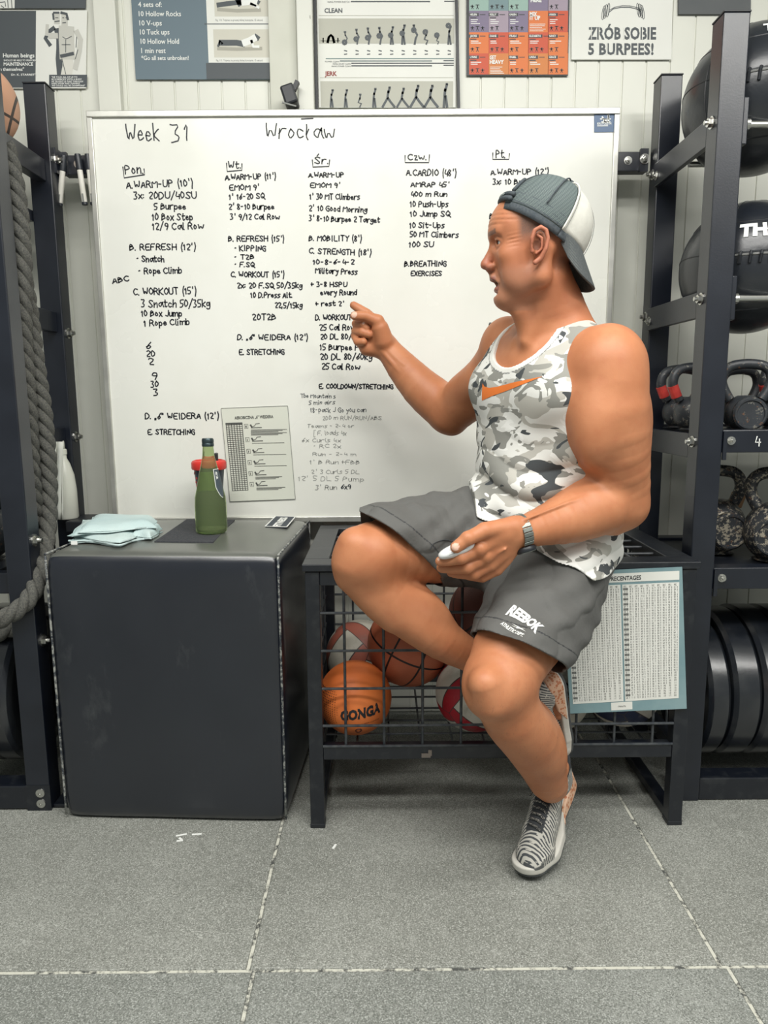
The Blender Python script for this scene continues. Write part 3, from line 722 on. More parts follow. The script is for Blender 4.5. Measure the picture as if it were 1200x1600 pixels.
# ---- medicine balls
LEA = noisy('black_leather', (28, 32, 39), (46, 49, 52), 5, .30, bump=.25, bs=70, spec=.6)
def medball(cx, cy, cz, r, label, word=True, rot=0, taz=-.6, tel=.33):
    e = empty('medicine_ball', (cx, cy, cz-r), label, 'medicine ball', 'large black medicine balls on the rack rods')
    c = np.array([cx, cy, cz]); prof = [(r*math.sin(t), -r*math.cos(t)) for t in np.linspace(0, math.pi, 37)]
    prof[0] = (1e-6, -r); prof[-1] = (1e-6, r)
    MB().lathe(prof, c, (0, 0, 1), 64).build('shell', LEA, e, smooth='all')
    def on(az, el, rr=r): return c+rr*np.array([math.cos(el)*math.sin(az), -math.cos(el)*math.cos(az), math.sin(el)])
    mb = MB()
    for el in (.62, .12, -.75): mb.tube([on(a_, el+.03*math.sin(3*a_), r-.0008) for a_ in np.linspace(0, 2*math.pi, 72, endpoint=False)], .0022, 6, closed=True)
    for az in np.arange(0, 6.28, 1.047): mb.tube([on(az+.3, el, r-.0008) for el in np.linspace(.62, 1.45, 10)], .002, 6)
    for az in (-1.15, 1.9): mb.tube([on(az, el, r-.0008) for el in np.linspace(-1.2, .62, 20)], .0022, 6)
    mb.build('seam', DARKPL, e)
    mb = MB()
    V = []; az_ = np.linspace(-.62, 1.1, 40)
    mb.tube([on(a_, .06, r-.001) for a_ in az_], .0035, 6); mb.build('lace_cord', noisy('grey_cord', (100, 102, 100), (120, 120, 118), 50, .7), e)
    mb = MB()
    for a_ in np.arange(-.55, 1.05, .135): mb.tube([on(a_+.01, .10, r+.001), on(a_, .05, r+.006), on(a_-.01, -.06, r+.001)], .0042, 8)
    mb.build('lacing', DARKPL, e)
    if word:
        V, F = type_mesh('THORN', .06); V = V*.046; V[:, 0] -= V[:, 0].min()
        mb = MB(); mb.add([on(taz+x_/r*1.1, tel+y_/r, r+.0015) for x_, y_ in V], F); mb.build('lettering', WHITEP, e)
    return e
medball(.975, 2.015, 1.850, .178, 'black leather medicine ball on the topmost rack rods, cut off by the right edge', taz=-.40, tel=.66)
medball(.985, 2.019, 1.4345, .170, 'black leather medicine ball on the second rods, above the kettlebells')
# ---- kettlebells
def iron(nm, base, hi, thr, sc__=55):
    m = Mat(nm, base, .45, spec=.6); a_ = m.noise(sc__, 6, None, .75); g = m.noise(9, 3)
    c = m.ramp(g, [(.35, base), (.7, tuple(np.array(base)+14))]); c = m.mix(a_.gt(thr), c, hi); c = m.mix(m.noise(90, 4).gt(.66), c, (96, 70, 52))
    m.set('Base Color', c); m.set('Metallic', a_.gt(thr)*.5); m.bump(a_, .5, .002); return m.m
IRON = iron('chipped_black_iron', (34, 38, 43), (128, 126, 118), .60); IRON2 = iron('rusted_chipped_iron', (30, 33, 38), (166, 158, 142), .55, 75)
REDT = noisy('red_tape', (196, 62, 54), (168, 44, 40), 40, .5, bump=.2)
def kettlebell(cx, cy, z, s, label, mat, rot=0, tape=False, face=True, grp='kettlebells on the rack shelves', sb=1, hx=1, hz=1):
    e = empty('kettlebell', (cx, cy, z), label, 'kettlebell', grp)
    R = Matrix.Rotation(rot, 3, 'Z'); R = np.array(R); o = np.array([cx, cy, z]); T = lambda q: o+R@(np.array(q)*s)
    prof = [(r_*sb, h_*sb) for r_, h_ in [(1e-6, 0), (.052, 0), (.062, .004)]+[(.092*math.sin(t), .088-.094*math.cos(t)) for t in np.linspace(.55, 2.75, 18)]+[(1e-6, .176)]]; HZ = lambda q: (q[0]*hx, q[1], .155*sb+(q[2]-.155)*hz)
    m_ = MB(); m_.lathe(prof, (0, 0, 0), (0, 0, 1), 40)
    MB().add([T(v) for v in m_.V], m_.F).build('body', mat, e, smooth='all')
    path = [(-.050, 0, .155), (-.068, 0, .185), (-.079, 0, .215), (-.072, 0, .247), (-.050, 0, .266), (0, 0, .272), (.050, 0, .266), (.072, 0, .247), (.079, 0, .215), (.068, 0, .185), (.050, 0, .155)]
    path = [HZ(q) for q in smooth_line(path, 2)]
    m_ = MB().tube(path, .0185, 16); MB().add([T(v) for v in m_.V], m_.F).build('handle', mat, e, smooth='all')
    if face:
        m_ = MB().lathe([(.060, 0), (.060, .018), (.054, .024), (.048, .024), (.046, .019), (1e-6, .019)], (0, -.077*sb, .086*sb), (0, -1, 0), 36)
        MB().add([T(v) for v in m_.V], m_.F).build('face', mat, e, smooth=True)
    if tape:
        for sx_ in (-1, 1):
            m_ = MB().tube([HZ(q) for q in ((sx_*.060, 0, .168), (sx_*.070, 0, .19), (sx_*.0775, 0, .207))], .0205, 16); MB().add([T(v) for v in m_.V], m_.F).build('tape', REDT, e)
    return e
zs1 = 1.005; zs2 = .648
def kpx(x, Y): return P(x, 650, Y=Y)[0]
kettlebell(kpx(1085, 2.0), 2.02, zs1, .70, 'red-taped kettlebell seen between the right rack posts, nearer one', IRON, .15, True, False, sb=.74, hx=1.12, hz=1.12)
kettlebell(kpx(1083, 2.15)-.040, 2.155, zs1, .70, 'red-taped kettlebell behind the other, nearest the wall between the posts', IRON, .1, True, False, sb=.74, hx=1.12, hz=1.12)
kettlebell(kpx(1164, 1.95), 1.955, zs1, .72, 'chipped kettlebell with a round face in front on the upper shelf, no tape', IRON, -.18, False, True, sb=.74, hx=1.12, hz=1.12)
kettlebell(kpx(1152, 2.14), 2.14, zs1, .68, 'kettlebell half hidden by the right front post behind the round-faced one', IRON, .2, False, True, sb=.74, hx=1.12, hz=1.12)
kettlebell(kpx(1204, 2.05)+.035, 2.09, zs1, .72, 'red-taped kettlebell cut off by the right edge on the upper shelf', IRON, .5, True, False, sb=.74, hx=1.12, hz=1.12)
def kpx2(x, Y): return P(x, 830, Y=Y)[0]
kettlebell(kpx2(1117, 2.06), 2.06, zs2, .88, 'rusty kettlebell beside the post on the lower rack shelf', IRON2, .05, False, True)
kettlebell(kpx2(1212, 1.95), 1.95, zs2, .90, 'biggest chipped kettlebell on the lower shelf, cut off at the right', IRON2, -.5, False, True)
e = tag(MB().bar(P(1142, 778, Y=2.13), P(1160, 784, Y=2.13), .02, .04, bev=.002).build('wood_offcut', noisy('raw_wood', (196, 156, 116), (176, 134, 96), 20, .7)), 'small pale wood offcut wedged between the lower kettlebells', 'wood block')
# ---- bumper plates
RUBB = noisy('bumper_rubber', (26, 30, 36), (50, 52, 54), 14, .24, bump=.08, bs=90, lo=.45, hi=.8, spec=.9)
def plate(x, y, z, r, th, label, grp):
    e = empty('bumper_plate', (x+th/2, y, z-r), label, 'weight plate', grp)
    o = (x, y, z); pr = [(.026, 0), (.026, .004), (.06, .004), (.068, .010), (r*.78, .010), (r*.82, 0), (r-.010, 0), (r, .010), (r, th-.010), (r-.010, th), (r*.82, th), (r*.78, th-.010), (.068, th-.010), (.06, th-.004), (.026, th-.004), (.026, th), (.025, th), (.025, 0), (.026, 0)]
    MB().lathe(pr, o, (1, 0, 0), 72).build('disc', RUBB, e, smooth=True)
    MB().lathe([(.0262, -.001), (.034, -.001), (.034, .003), (.0262, .003)], o, (1, 0, 0), 32).build('hub', CHROME, e)
    return e
x = .882
for q, (th, r) in enumerate(((.060, .205), (.075, .213), (.073, .216), (.073, .216), (.062, .213), (.058, .213))):
    plate(x, 2.045, r+.067-.012, r, th, ['black bumper plate nearest the cage on the bottom of the right rack', 'black bumper plate second from the cage, scuffed rim', 'black bumper plate third from the cage in the right rack', 'black bumper plate fourth from the cage in the right rack', 'thin bumper plate fifth from the cage in the right rack', 'black bumper plate cut off by the right edge of the rack'][q], 'bumper plates in the right rack')
    x += th+.004
for q, (x_, r) in enumerate(((-1.075, .225), (-1.15, .225), (-1.225, .225))):
    plate(x_, 2.04, r+.058, r, .068, ['large black bumper plate beside the left rack post', 'large bumper plate second from the left rack post', 'large bumper plate furthest left behind the left post'][q], 'bumper plates in the left rack')
kb = kettlebell(-1.13, 2.0, .655, .95, 'dark kettlebell at the left edge behind the left front post', IRON, 0, False, True)
MB().box((-2.2, 1.88, .60), (-1.0245, 2.22, .652)).build('shelf_board', BLACKW, lr)
# peach coloured ball at top left
SKB = Mat('peach_ball_leather', (196, 150, 122), .5); xyz = SKB.xyz(); SKB.bump(SKB.voro(260), .2, .001)
lines = ((xyz[0].abs().lt(.0035)).max(xyz[2].abs().lt(.0035))).max(((xyz[0].abs()-.09).abs()).lt(.003))
SKB.set('Base Color', SKB.mix(lines, (198, 152, 124), (60, 50, 46)))
def sphere_obj(name, c, r, mat, parent=None, n=56, sq=None, rot=None):
    prof = [(1e-6, -r)]+[(r*math.sin(t), -r*math.cos(t)) for t in np.linspace(0, math.pi, 34)[1:-1]]+[(1e-6, r)]
    m_ = MB().lathe(prof, (0, 0, 0), (0, 0, 1), n)
    me = bpy.data.meshes.new(name); me.from_pydata([tuple(v) for v in m_.V], [], m_.F); me.update(); me.polygons.foreach_set('use_smooth', [True]*len(me.polygons)); me.materials.append(mat)
    o = bpy.data.objects.new(name, me); C.objects.link(o)
    if parent: o.parent = parent; o.location = Vector(c)-wloc(parent)
    else: o.location = c
    if rot: o.rotation_euler = rot
    return o
b = sphere_obj('exercise_ball', P(-40, 163, Y=2.05), .108, SKB.m, rot=(.2, .3, .5)); tag(b, 'peach coloured ball with dark seams at the top left corner of the rack', 'ball')
bz = b.location.z-.108
MB().box((-2.2, 1.93, bz-.03), (-1.024, 1.96, bz-.002)).build('ball_rail', BLACK, lr); MB().box((-2.2, 2.14, bz-.03), (-1.024, 2.17, bz-.002)).build('ball_rail', BLACK, lr)
# ---- ropes
m = Mat('grey_rope_fibre', (84, 84, 80), .9); o = m.coord('Object')
fib = m.noise(260, 3, None, .7); m.set('Base Color', m.ramp(fib, [(.3, (58, 60, 60)), (.7, (104, 103, 96))])); m.bump(fib, .9, .002); ROPE = m.m
def rope(pts, Y, label, R_=.0225, pitch=.115, phase=0):
    c = []
    for p in pts: c.append(P(p[0], p[1], Y=(p[2] if len(p) > 2 else Y)))
    # resample a smooth centre line
    c = smooth_line(c, 3); d = [0]
    for a, b in zip(c[:-1], c[1:]): d.append(d[-1]+np.linalg.norm(b-a))
    L = d[-1]; n = int(L/.006); t = np.linspace(0, L, n); cc = np.array([np.interp(t, d, [q[i] for q in c]) for i in range(3)]).T
    e = empty('battle_rope', (float(cc[:, 0].mean()), float(cc[:, 1].mean()), float(cc[:, 2].min())), label, 'rope', 'thick grey twisted ropes on the left rack')
    tan = np.gradient(cc, axis=0); tan /= np.linalg.norm(tan, axis=1)[:, None]
    ref = np.array([0, 1., 0]); u = ref-tan*(tan@ref)[:, None]; u /= np.linalg.norm(u, axis=1)[:, None]; v = np.cross(tan, u)
    for k in range(3):
        ph = phase+k*2*math.pi/3-t*2*math.pi/pitch
        off = (R_*.50)*(np.cos(ph)[:, None]*u+np.sin(ph)[:, None]*v)
        MB().tube(list(cc+off), R_*.56, 12).build('strand', ROPE, e, smooth='all')
    return e
rope([(8, 225), (23, 281), (32, 350), (37, 422), (35, 480), (37, 542), (44, 630), (48, 730), (54, 792, 1.93), (58, 850, 1.97), (60, 905, 2.01)], 1.915, 'thick grey twisted rope hanging straight beside the left post, ends behind box')
rope([(4, 300), (25, 380), (44, 470), (53, 545), (61, 600), (68, 640), (75, 717), (77, 761), (76, 808, 1.95), (72, 849, 1.91), (66, 890, 1.85), (49, 933, 1.80), (25, 956, 1.775), (-2, 970, 1.765), (-40, 985, 1.765)], 1.965, 'thick grey twisted rope that curves across the left front post at the bottom', phase=1)
rope([(-8, 210), (0, 300), (8, 380), (12, 450), (6, 540), (-6, 640)], 2.0, 'thick grey twisted rope partly out of view at the left edge', phase=2)
rope([(-40, 1010), (-5, 990), (15, 984), (28, 978), (45, 962)], 1.888, 'short length of grey rope passing behind the left post above the plates', phase=.5)
# ---- markers stuck to the tie bar
MW = noisy('marker_white', (216, 214, 204), (228, 226, 218), 30, .4); MD = Mat('marker_cap', (42, 46, 52), .4).m
for q, (xa, ya, xb, yb) in enumerate(((100, 243, 93, 322), (121, 241, 133, 321), (137, 241, 146, 321))):
    a = P(xa, ya, Y=2.283); b = P(xb, yb, Y=2.288); d = (b-a); L = np.linalg.norm(d); d /= L
    e = empty('marker_pen', b, ['white marker pen with black cap hanging leftmost on the bar', 'white marker pen with black cap, middle of three on the bar', 'white marker pen with black cap nearest the whiteboard'][q], 'marker', 'marker pens hanging left of the board')
    MB().lathe([(1e-6, -.001), (.0085, 0), (.0095, .006), (.0095, L*.30), (.0075, L*.31)], a, d, 18).build('cap', MD, e, smooth=True)
    MB().lathe([(.0082, L*.31), (.0082, L*.93), (.0075, L*.94)], a, d, 18).build('barrel', MW, e, smooth=True)
    MB().lathe([(.0086, L*.94), (.0086, L*.99), (.006, L)], a, d, 18).build('end_plug', MD, e, smooth=True)
    mb = MB(); c_ = a+d*L*.78+np.array([0, -.0083, 0]); mb.bar(c_, c_+d*.022, .005, .0006, up=(0, 1, 0)); mb.build('print', GREYP, e)
# ---- spray bottle
c = P(104, 797, Y=2.22); c[2] = .7355
e = empty('spray_bottle', c, 'white spray bottle standing behind the ropes beside the left rack post', 'bottle')
sp = noisy('spray_bottle_plastic', (206, 208, 196), (216, 218, 208), 6, .35, spec=.5)
m_ = MB().lathe([(1e-6, 0), (.032, 0), (.035, .004), (.034, .09), (.030, .135), (.020, .170), (.0125, .186), (.012, .2)], c, (0, 0, 1), 32); m_.build('bottle', sp, e, smooth=True)
mb = MB(); mb.lathe([(.014, .198), (.014, .212), (.010, .216)], c, (0, 0, 1), 20); mb.build('neck_ring', sp, e)
mb = MB(); t0 = c+np.array([0, 0, .215]); mb.tube([t0, t0+np.array([-.004, 0, .018]), t0+np.array([-.016, -.004, .032]), t0+np.array([-.034, -.008, .034])], [.010, .013, .014, .009], 14); mb.tube([t0+np.array([-.018, -.005, .022]), t0+np.array([-.030, -.008, .0]), t0+np.array([-.028, -.008, -.014])], [.005, .004, .004], 8); mb.build('trigger_head', sp, e, smooth='all')
# white cloth hanging behind the ropes
a = P(84, 700, Y=2.1); tw = MB(); n = 14
V = []; F = []
for i in range(n):
    for j in range(10):
        x_ = 78+i*1.6; y_ = 690+j*13.5; p = P(x_, y_, Y=2.12+.006*math.sin(i*1.1+j*.2)); V.append(p)
for i in range(n-1):
    for j in range(9): F.append((i*10+j, (i+1)*10+j, (i+1)*10+j+1, i*10+j+1))
o = mesh_obj('hanging_cloth', V, F, noisy('white_cloth', (206, 208, 200), (216, 218, 210), 30, .9), smooth=True); md = o.modifiers.new('s', 'SOLIDIFY'); md.thickness = .003
tag(o, 'white cloth hanging on the left rack behind the ropes', 'cloth')
# ================================================================== PADDED BOX
ce = empty('padded_box', (-.535, 1.99, 0), 'large black vinyl padded box standing between the left rack and the cage', 'plyometric box')
m = Mat('black_vinyl', (38, 43, 51), .32, spec=.8)
n1 = m.noise(3.0, 6, None, .6); n2 = m.noise(420, 2, None, .6); n3 = m.noise(7, 6, m.coord('Object', (1, 1, .5)), .7)
cc = m.ramp(n1, [(.3, (13, 19, 31)), (.7, (23, 28, 38))]); cc = m.mix((n3-.62).max(0)*1.6, cc, (104, 108, 108)); m.set('Base Color', cc)
m.set('Roughness', m.ramp(n1, [(.3, .27), (.7, .38)])); m.bump(n2, .12, .0008); m.set('Coat Weight', .35); m.set('Coat Roughness', .25); VINYL = m.m
m = Mat('vinyl_top_painted_sheen', (88, 90, 86), .34, spec=.8); m.set('Base Color', m.ramp(m.noise(4, 6, None, .6), [(.3, (80, 83, 80)), (.7, (96, 98, 92))])); m.bump(m.noise(420, 2, None, .6), .12, .0008); m.set('Coat Weight', .35); m.set('Coat Roughness', .25); VTOP = m.m  # same black vinyl, coloured lighter on top to stand in for its grazing sheen
hw, hd, hh = .299, .258, .7235; ang = math.radians(-3.0)
bm = bmesh.new(); bmesh.ops.create_cube(bm, size=1)
bmesh.ops.subdivide_edges(bm, edges=bm.edges[:], cuts=15, use_grid_fill=True)
Rz = Matrix.Rotation(ang, 3, 'Z')
for v in bm.verts:
    p = Vector((v.co.x*2*hw, v.co.y*2*hd, v.co.z*hh)); x_, y_, z_ = v.co*2
    bulge = .006*(1-y_**2)*(1-z_**2)*(abs(x_) > .999)*np.sign(x_); p.x += bulge
    p.y += .007*(1-x_**2)*(1-z_**2)*(abs(y_) > .999)*np.sign(y_)+.0012*math.sin(x_*9)*math.sin(z_*7+x_*3)*(abs(y_) > .999)
    if z_ > .999: p.z += .010*(1-x_**4)*(1-y_**4)-.004
    # rounded corners: pull in near the vertical and horizontal edges
    q = [abs(x_), abs(y_), abs(z_)]; s_ = sorted(q)
    if s_[1] > .999: p.x *= .991; p.y *= .991; p.z *= .996
    if s_[0] > .999: p.x *= .985; p.y *= .985; p.z *= .993
    v.co = Rz @ p+Vector((0, 0, hh/2))
me = bpy.data.meshes.new('cover'); bm.to_mesh(me); bm.free()
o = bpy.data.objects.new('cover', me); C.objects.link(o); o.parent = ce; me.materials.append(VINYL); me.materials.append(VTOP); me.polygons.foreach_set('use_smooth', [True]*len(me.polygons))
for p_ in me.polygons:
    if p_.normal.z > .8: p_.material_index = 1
bv = o.modifiers.new('sub', 'SUBSURF'); bv.levels = 1; bv.render_levels = 1
ce.location = (-.5385, 2.010, 0)
Rn = np.array(Rz); cl = np.array(ce.location)
def cb(x_, y_, z_): return cl+Rn@np.array([x_*hw, y_*hd, 0])+np.array([0, 0, z_])
PIPE = Mat('worn_piping', (60, 64, 68), .5); PIPE.set('Base Color', PIPE.ramp(PIPE.noise(70, 5, None, .75), [(.46, (48, 53, 60)), (.56, (150, 152, 146))]))
for (sx_, sy_) in ((-1, -1), (1, -1), (1, 1), (-1, 1)):
    mb = MB().tube([cb(sx_*.983, sy_*.983, z_) for z_ in np.linspace(.012, hh-.010, 12)], .0030, 8); mb.build('piping', PIPE.m, ce, smooth='all')
for pts in ([(-.985, -.985), (-.985, .985)], [(.985, -.985), (.985, .985)]):
    mb = MB().tube([cb(pts[0][0], pts[0][1]+(pts[1][1]-pts[0][1])*f, hh-.006) for f in np.linspace(0, 1, 8)], .0030, 8); mb.build('piping', PIPE.m, ce, smooth='all')
BT = hh+.0035    # top surface height in the middle
# hook and loop patch and name patch
m = noisy('loop_fabric', (44, 47, 54), (66, 67, 70), 220, .95, bump=.5, bs=500)
c4 = [P(x_, y_, Z=BT+.0035) for x_, y_ in ((241, 846), (333, 847), (367, 812), (292, 811))]
mb = MB(); mb.add([p for p in c4]+[p-np.array([0, 0, .003]) for p in c4], [(3, 2, 1, 0), (4, 5, 6, 7), (0, 1, 5, 4), (1, 2, 6, 5), (2, 3, 7, 6), (3, 0, 4, 7)]); mb.build('loop_patch', m, ce)
c4 = [P(x_, y_, Z=BT+.0025) for x_, y_ in ((414.5, 822.5), (448, 823.5), (461.5, 807.5), (431, 806.5))]
lp = MB().add([p for p in c4]+[p-np.array([0, 0, .003]) for p in c4], [(3, 2, 1, 0), (4, 5, 6, 7), (0, 1, 5, 4), (1, 2, 6, 5), (2, 3, 7, 6), (3, 0, 4, 7)]).build('name_patch', Mat('patch_dark', (52, 60, 70), .6).m, ce)
mb = MB()
for k in range(4): mb.bar(c4[k]+np.array([0, 0, .0006]), c4[(k+1) % 4]+np.array([0, 0, .0006]), .0035, .001)
mb.build('patch_border', WHITEP, lp)
ux = (c4[2]-c4[1]); L = np.linalg.norm(ux); ux /= L; vx = (c4[0]-c4[1]); vx -= ux*(vx@ux); Wp = np.linalg.norm(vx); vx /= Wp
mb = MB(); put_type(mb, 'FITNESS', c4[1]+ux*L*.06+vx*Wp*.34+np.array([0, 0, .0006]), ux, vx, width=L*.86, height=Wp*.34, bold=.05); mb.build('patch_lettering', WHITEP, lp)
# folded towel
m = Mat('pale_blue_terry', (190, 212, 208), .95, spec=.2); tn = m.noise(300, 3, None, .7)
m.set('Base Color', m.ramp(m.noise(6, 4), [(.3, (176, 200, 202)), (.7, (200, 216, 214))])); m.bump(tn, .9, .0025); TOW = m.m
te = empty('folded_towel', P(180, 840, Z=BT), 'pale blue folded terry towel on top of the vinyl box', 'towel')
def towel_layer(corners, z, th, name, wob=.003, seed=0, roll=0):
    rnd = random.Random(seed); n = 16; V = []; F = []
    a, b, c, d = [np.array(P(x_, y_, Z=z)) for x_, y_ in corners]
    ph = [rnd.uniform(0, 6) for _ in range(4)]
    for i in range(n+1):
        for j in range(n+1):
            s_, t_ = i/n, j/n; p = (1-s_)*(1-t_)*a+s_*(1-t_)*b+s_*t_*c+(1-s_)*t_*d
            ed = min(s_, 1-s_, t_, 1-t_)
            p = p+np.array([wob*math.sin(t_*9+ph[0]), wob*math.sin(s_*8+ph[1]), th*min(1, (ed*7)**.5)+wob*.8*math.sin(s_*7+ph[2])*math.sin(t_*6+ph[3])])
            V.append(p)
    m2 = len(V)
    for i in range(n+1):
        for j in range(n+1): q = V[i*(n+1)+j].copy(); q[2] = z+max(0, (.002 if th < .02 else th*.25)*(1-min(1, 8*min(i/n, 1-i/n, j/n, 1-j/n)))); V.append(q)
    for i in range(n):
        for j in range(n):
            k0 = i*(n+1)+j; F.append((k0, k0+n+1, k0+n+2, k0+1)); F.append((m2+k0, m2+k0+1, m2+k0+n+2, m2+k0+n+1))
    rim = [i*(n+1) for i in range(n+1)]+[n*(n+1)+j for j in range(1, n+1)]+[i*(n+1)+n for i in range(n-1, -1, -1)]+[j for j in range(n-1, 0, -1)]
    for k in range(len(rim)): a_, b_ = rim[k], rim[(k+1) % len(rim)]; F.append((a_, b_, m2+b_, m2+a_))
    o = mesh_obj(name, V, F, TOW, te, smooth=True); md = o.modifiers.new('s', 'SUBSURF'); md.levels = 1; md.render_levels = 1; return o
towel_layer([(107, 847), (186, 853), (256, 832), (140, 822)], BT+.001, .010, 'fold', .004, 1)
towel_layer([(107, 838), (188, 850), (240, 830), (136, 818)], BT+.010, .012, 'fold', .005, 2)
towel_layer([(110, 838), (150, 834), (246, 818), (131, 813)], BT+.020, .010, 'fold', .003, 3)
towel_layer([(118, 834), (244, 826), (243, 812), (146, 809)], BT+.026, .019, 'fold', .004, 4)
towel_layer([(206, 841), (238, 843), (254, 828), (232, 820)], BT+.006, .020, 'fold', .003, 5)
mb = MB(); p = P(116, 848, Z=BT+.008); mb.box(p-np.array([.008, .001, .005]), p+np.array([.008, .001, .004])); mb.build('care_label', WHITEP, te)
mb = MB(); path = [P(x_, y_, Z=BT+.006) for x_, y_ in ((107, 845), (140, 845), (165, 849), (188, 853), (205, 845), (240, 840))]; mb.tube(smooth_line(path, 2), .0028, 8); mb.build('hem', TOW, te, smooth='all')
# bottle
bc = P(331, 832, Z=BT+.0035); bc[2] = BT+.0036
be = empty('glass_bottle', bc, 'green glass water bottle with a dark cap standing on the dark patch', 'bottle')
gm = Mat('green_glass', (176, 206, 150), .03, Transmission_Weight=.86, IOR=1.12); gm.set('Base Color', srgb((178, 196, 146)))
kx = 1/ppm(bc); K = lambda px_: px_*kx
pf = [(1e-6, .004), (.020, .001), (K(20), .0), (K(23.5), .005), (K(24.3), .016), (K(24.2), .075), (K(23.4), .100), (K(20), .125), (K(15.5), .165), (K(12), .190), (K(9.2), .213), (K(8.2), .236), (K(8.2), .247), (K(7.6), .252)]
MB().lathe(pf, bc, (0, 0, 1), 64).build('glass', gm.m, be, smooth='all')
MB().lathe([(K(8.9), .240), (K(9.1), .242), (K(9.1), .2475), (K(8.6), .249), (K(9.0), .251), (K(9.0), .258), (K(8), .262), (1e-6, .2625)], bc, (0, 0, 1), 36).build('cap', Mat('dark_metal_cap', (62, 76, 80), .35, .6).m, be, smooth=True)
BL = noisy('back_label', (150, 168, 124), (138, 156, 112), 9, .6)
def band(az0, az1, z0, z1, mat, nm, lift=.0006, na=24, nz=8):
    V = []; F = []
    for i in range(na+1):
        for j in range(nz+1): V.append(on_lathe(az0+(az1-az0)*i/na, z0+(z1-z0)*j/nz, lift))
    for i in range(na):
        for j in range(nz): F.append((i*(nz+1)+j, (i+1)*(nz+1)+j, (i+1)*(nz+1)+j+1, i*(nz+1)+j+1))
    return mesh_obj(nm, V, F, mat, be, smooth=True)
LM = Mat('bottle_label', (66, 78, 86), .5).m
def on_lathe(az, z, lift=.0006):
    r = np.interp(z, [q[1] for q in pf[3:]], [q[0] for q in pf[3:]])+lift; return bc+np.array([r*math.sin(az), -r*math.cos(az), z])
band(math.pi-1.15, math.pi+1.15, .112, .166, BL, 'back_label')
V = []; F = []; na, nz = 10, 10
for i in range(na+1):
    for j in range(nz+1):
        s_ = i/na*2-1; t_ = j/nz; ww = .45*(1 if t_ > .4 else (t_/.4)**.6); V.append(on_lathe(1.15+s_*ww, .100+t_*.078))
for i in range(na):
    for j in range(nz): F.append((i*(nz+1)+j, (i+1)*(nz+1)+j, (i+1)*(nz+1)+j+1, i*(nz+1)+j+1))
mesh_obj('label', V, F, LM, be, smooth=True)
mb = MB(); mb.tube([on_lathe(1.15-.45*(1 if t_ > .4 else (t_/.4)**.6), .100+t_*.078, .001) for t_ in np.linspace(0, 1, 14)], .0009, 6); mb.tube([on_lathe(1.15+s_*.45, .178, .001) for s_ in np.linspace(-1, 1, 8)], .0009, 6); mb.build('label_edge', WHITEP, be)
V, F = type_mesh('AQUA', .03); V = V-V.min(0)
V, F = type_mesh('S2', .03); V = V-V.min(0); mb = MB(); mb.add([on_lathe(.86+y_*.3, .172-x_*.022, .0012) for x_, y_ in V], F); mb.build('label_mark', WHITEP, be)
# cup with red lid
cc_ = P(327, 822, Z=BT+.002); cc_ = np.array([P(327, 740, Y=2.14)[0], 2.14, BT-.002])
cu = empty('shaker_cup', cc_, 'black tumbler with a red lid standing behind the glass bottle', 'cup')
kx = 1/ppm(P(327, 740, Y=2.14)); ztop = P(327, 733, Y=2.14-.045)[2]-cc_[2]
MB().lathe([(1e-6, 0), (K(14), 0), (K(15), .004), (K(23.3), ztop), (1e-6, ztop)], cc_, (0, 0, 1), 48).build('body', noisy('cup_black', (40, 48, 60), (46, 53, 64), 8, .35), cu, smooth=True)
lid = MB().lathe([(K(26), ztop-.004), (K(26.8), ztop), (K(26.8), ztop+.016), (K(25), ztop+.021), (K(22), ztop+.023), (K(21), ztop+.019), (1e-6, ztop+.019)], cc_, (0, 0, 1), 48).build('lid', noisy('red_lid', (206, 52, 46), (212, 60, 54), 9, .35), cu, smooth=True)
mb = MB().box(cc_+np.array([.018, -.006, ztop+.018]), cc_+np.array([.028, .006, ztop+.044]), bev=.003); mb.build('spout', DARKPL, cu)
mb = MB()
for k in range(9):
    az = -1.15+random.uniform(-.12, .25); z0_ = .06+k*.012; f = z0_/ztop; r = K(15)+(K(23.3)-K(15))*f+.0008
    mb.bar(cc_+np.array([r*math.sin(az), -r*math.cos(az), z0_]), cc_+np.array([(r+.0006)*math.sin(az+.2), -(r+.0006)*math.cos(az+.2), z0_+random.uniform(-.008, .012)]), .006, .001, up=(math.sin(az), -math.cos(az), 0))
mb.build('red_graphic', REDT, cu)
# ================================================================== BALL CAGE
CY0, CY1, CX0, CX1, CH = 1.712, 2.262, -.197, .775, .700
cg = empty('ball_cage', ((CX0+CX1)/2, (CY0+CY1)/2, 0), 'black steel mesh ball cage with a hinged mesh lid the man sits on', 'ball cage')
t = .036
for (x0, x1, y0, y1) in ((CX0+.006, CX0+.006+t, CY0+.006, CY0+.006+t), (CX1-.006-t, CX1-.006, CY0+.006, CY0+.006+t), (CX0+.006, CX0+.006+t, CY1-.006-t, CY1-.006), (CX1-.006-t, CX1-.006, CY1-.006-t, CY1-.006)):
    MB().box((x0, y0, .003), (x1, y1, CH-.020), bev=.002).build('leg', BLACKW, cg)
    MB().box((x0-.001, y0-.001, 0), (x1+.001, y1+.001, .012), bev=.002).build('foot_cap', DARKPL, cg)
for z0, z1 in ((CH-.055, CH-.0205), (.188, .222)):
    for (x0, x1, y0, y1) in ((CX0+.006+t, CX1-.006-t, CY0+.008, CY0+.004+t), (CX0+.006+t, CX1-.006-t, CY1-.004-t, CY1-.008), (CX0+.008, CX0+.004+t, CY0+.006+t, CY1-.006-t), (CX1-.004-t, CX1-.008, CY0+.006+t, CY1-.006-t)):
        MB().box((x0, y0, z0), (x1, y1, z1), bev=.002).build('rail', BLACKW, cg)
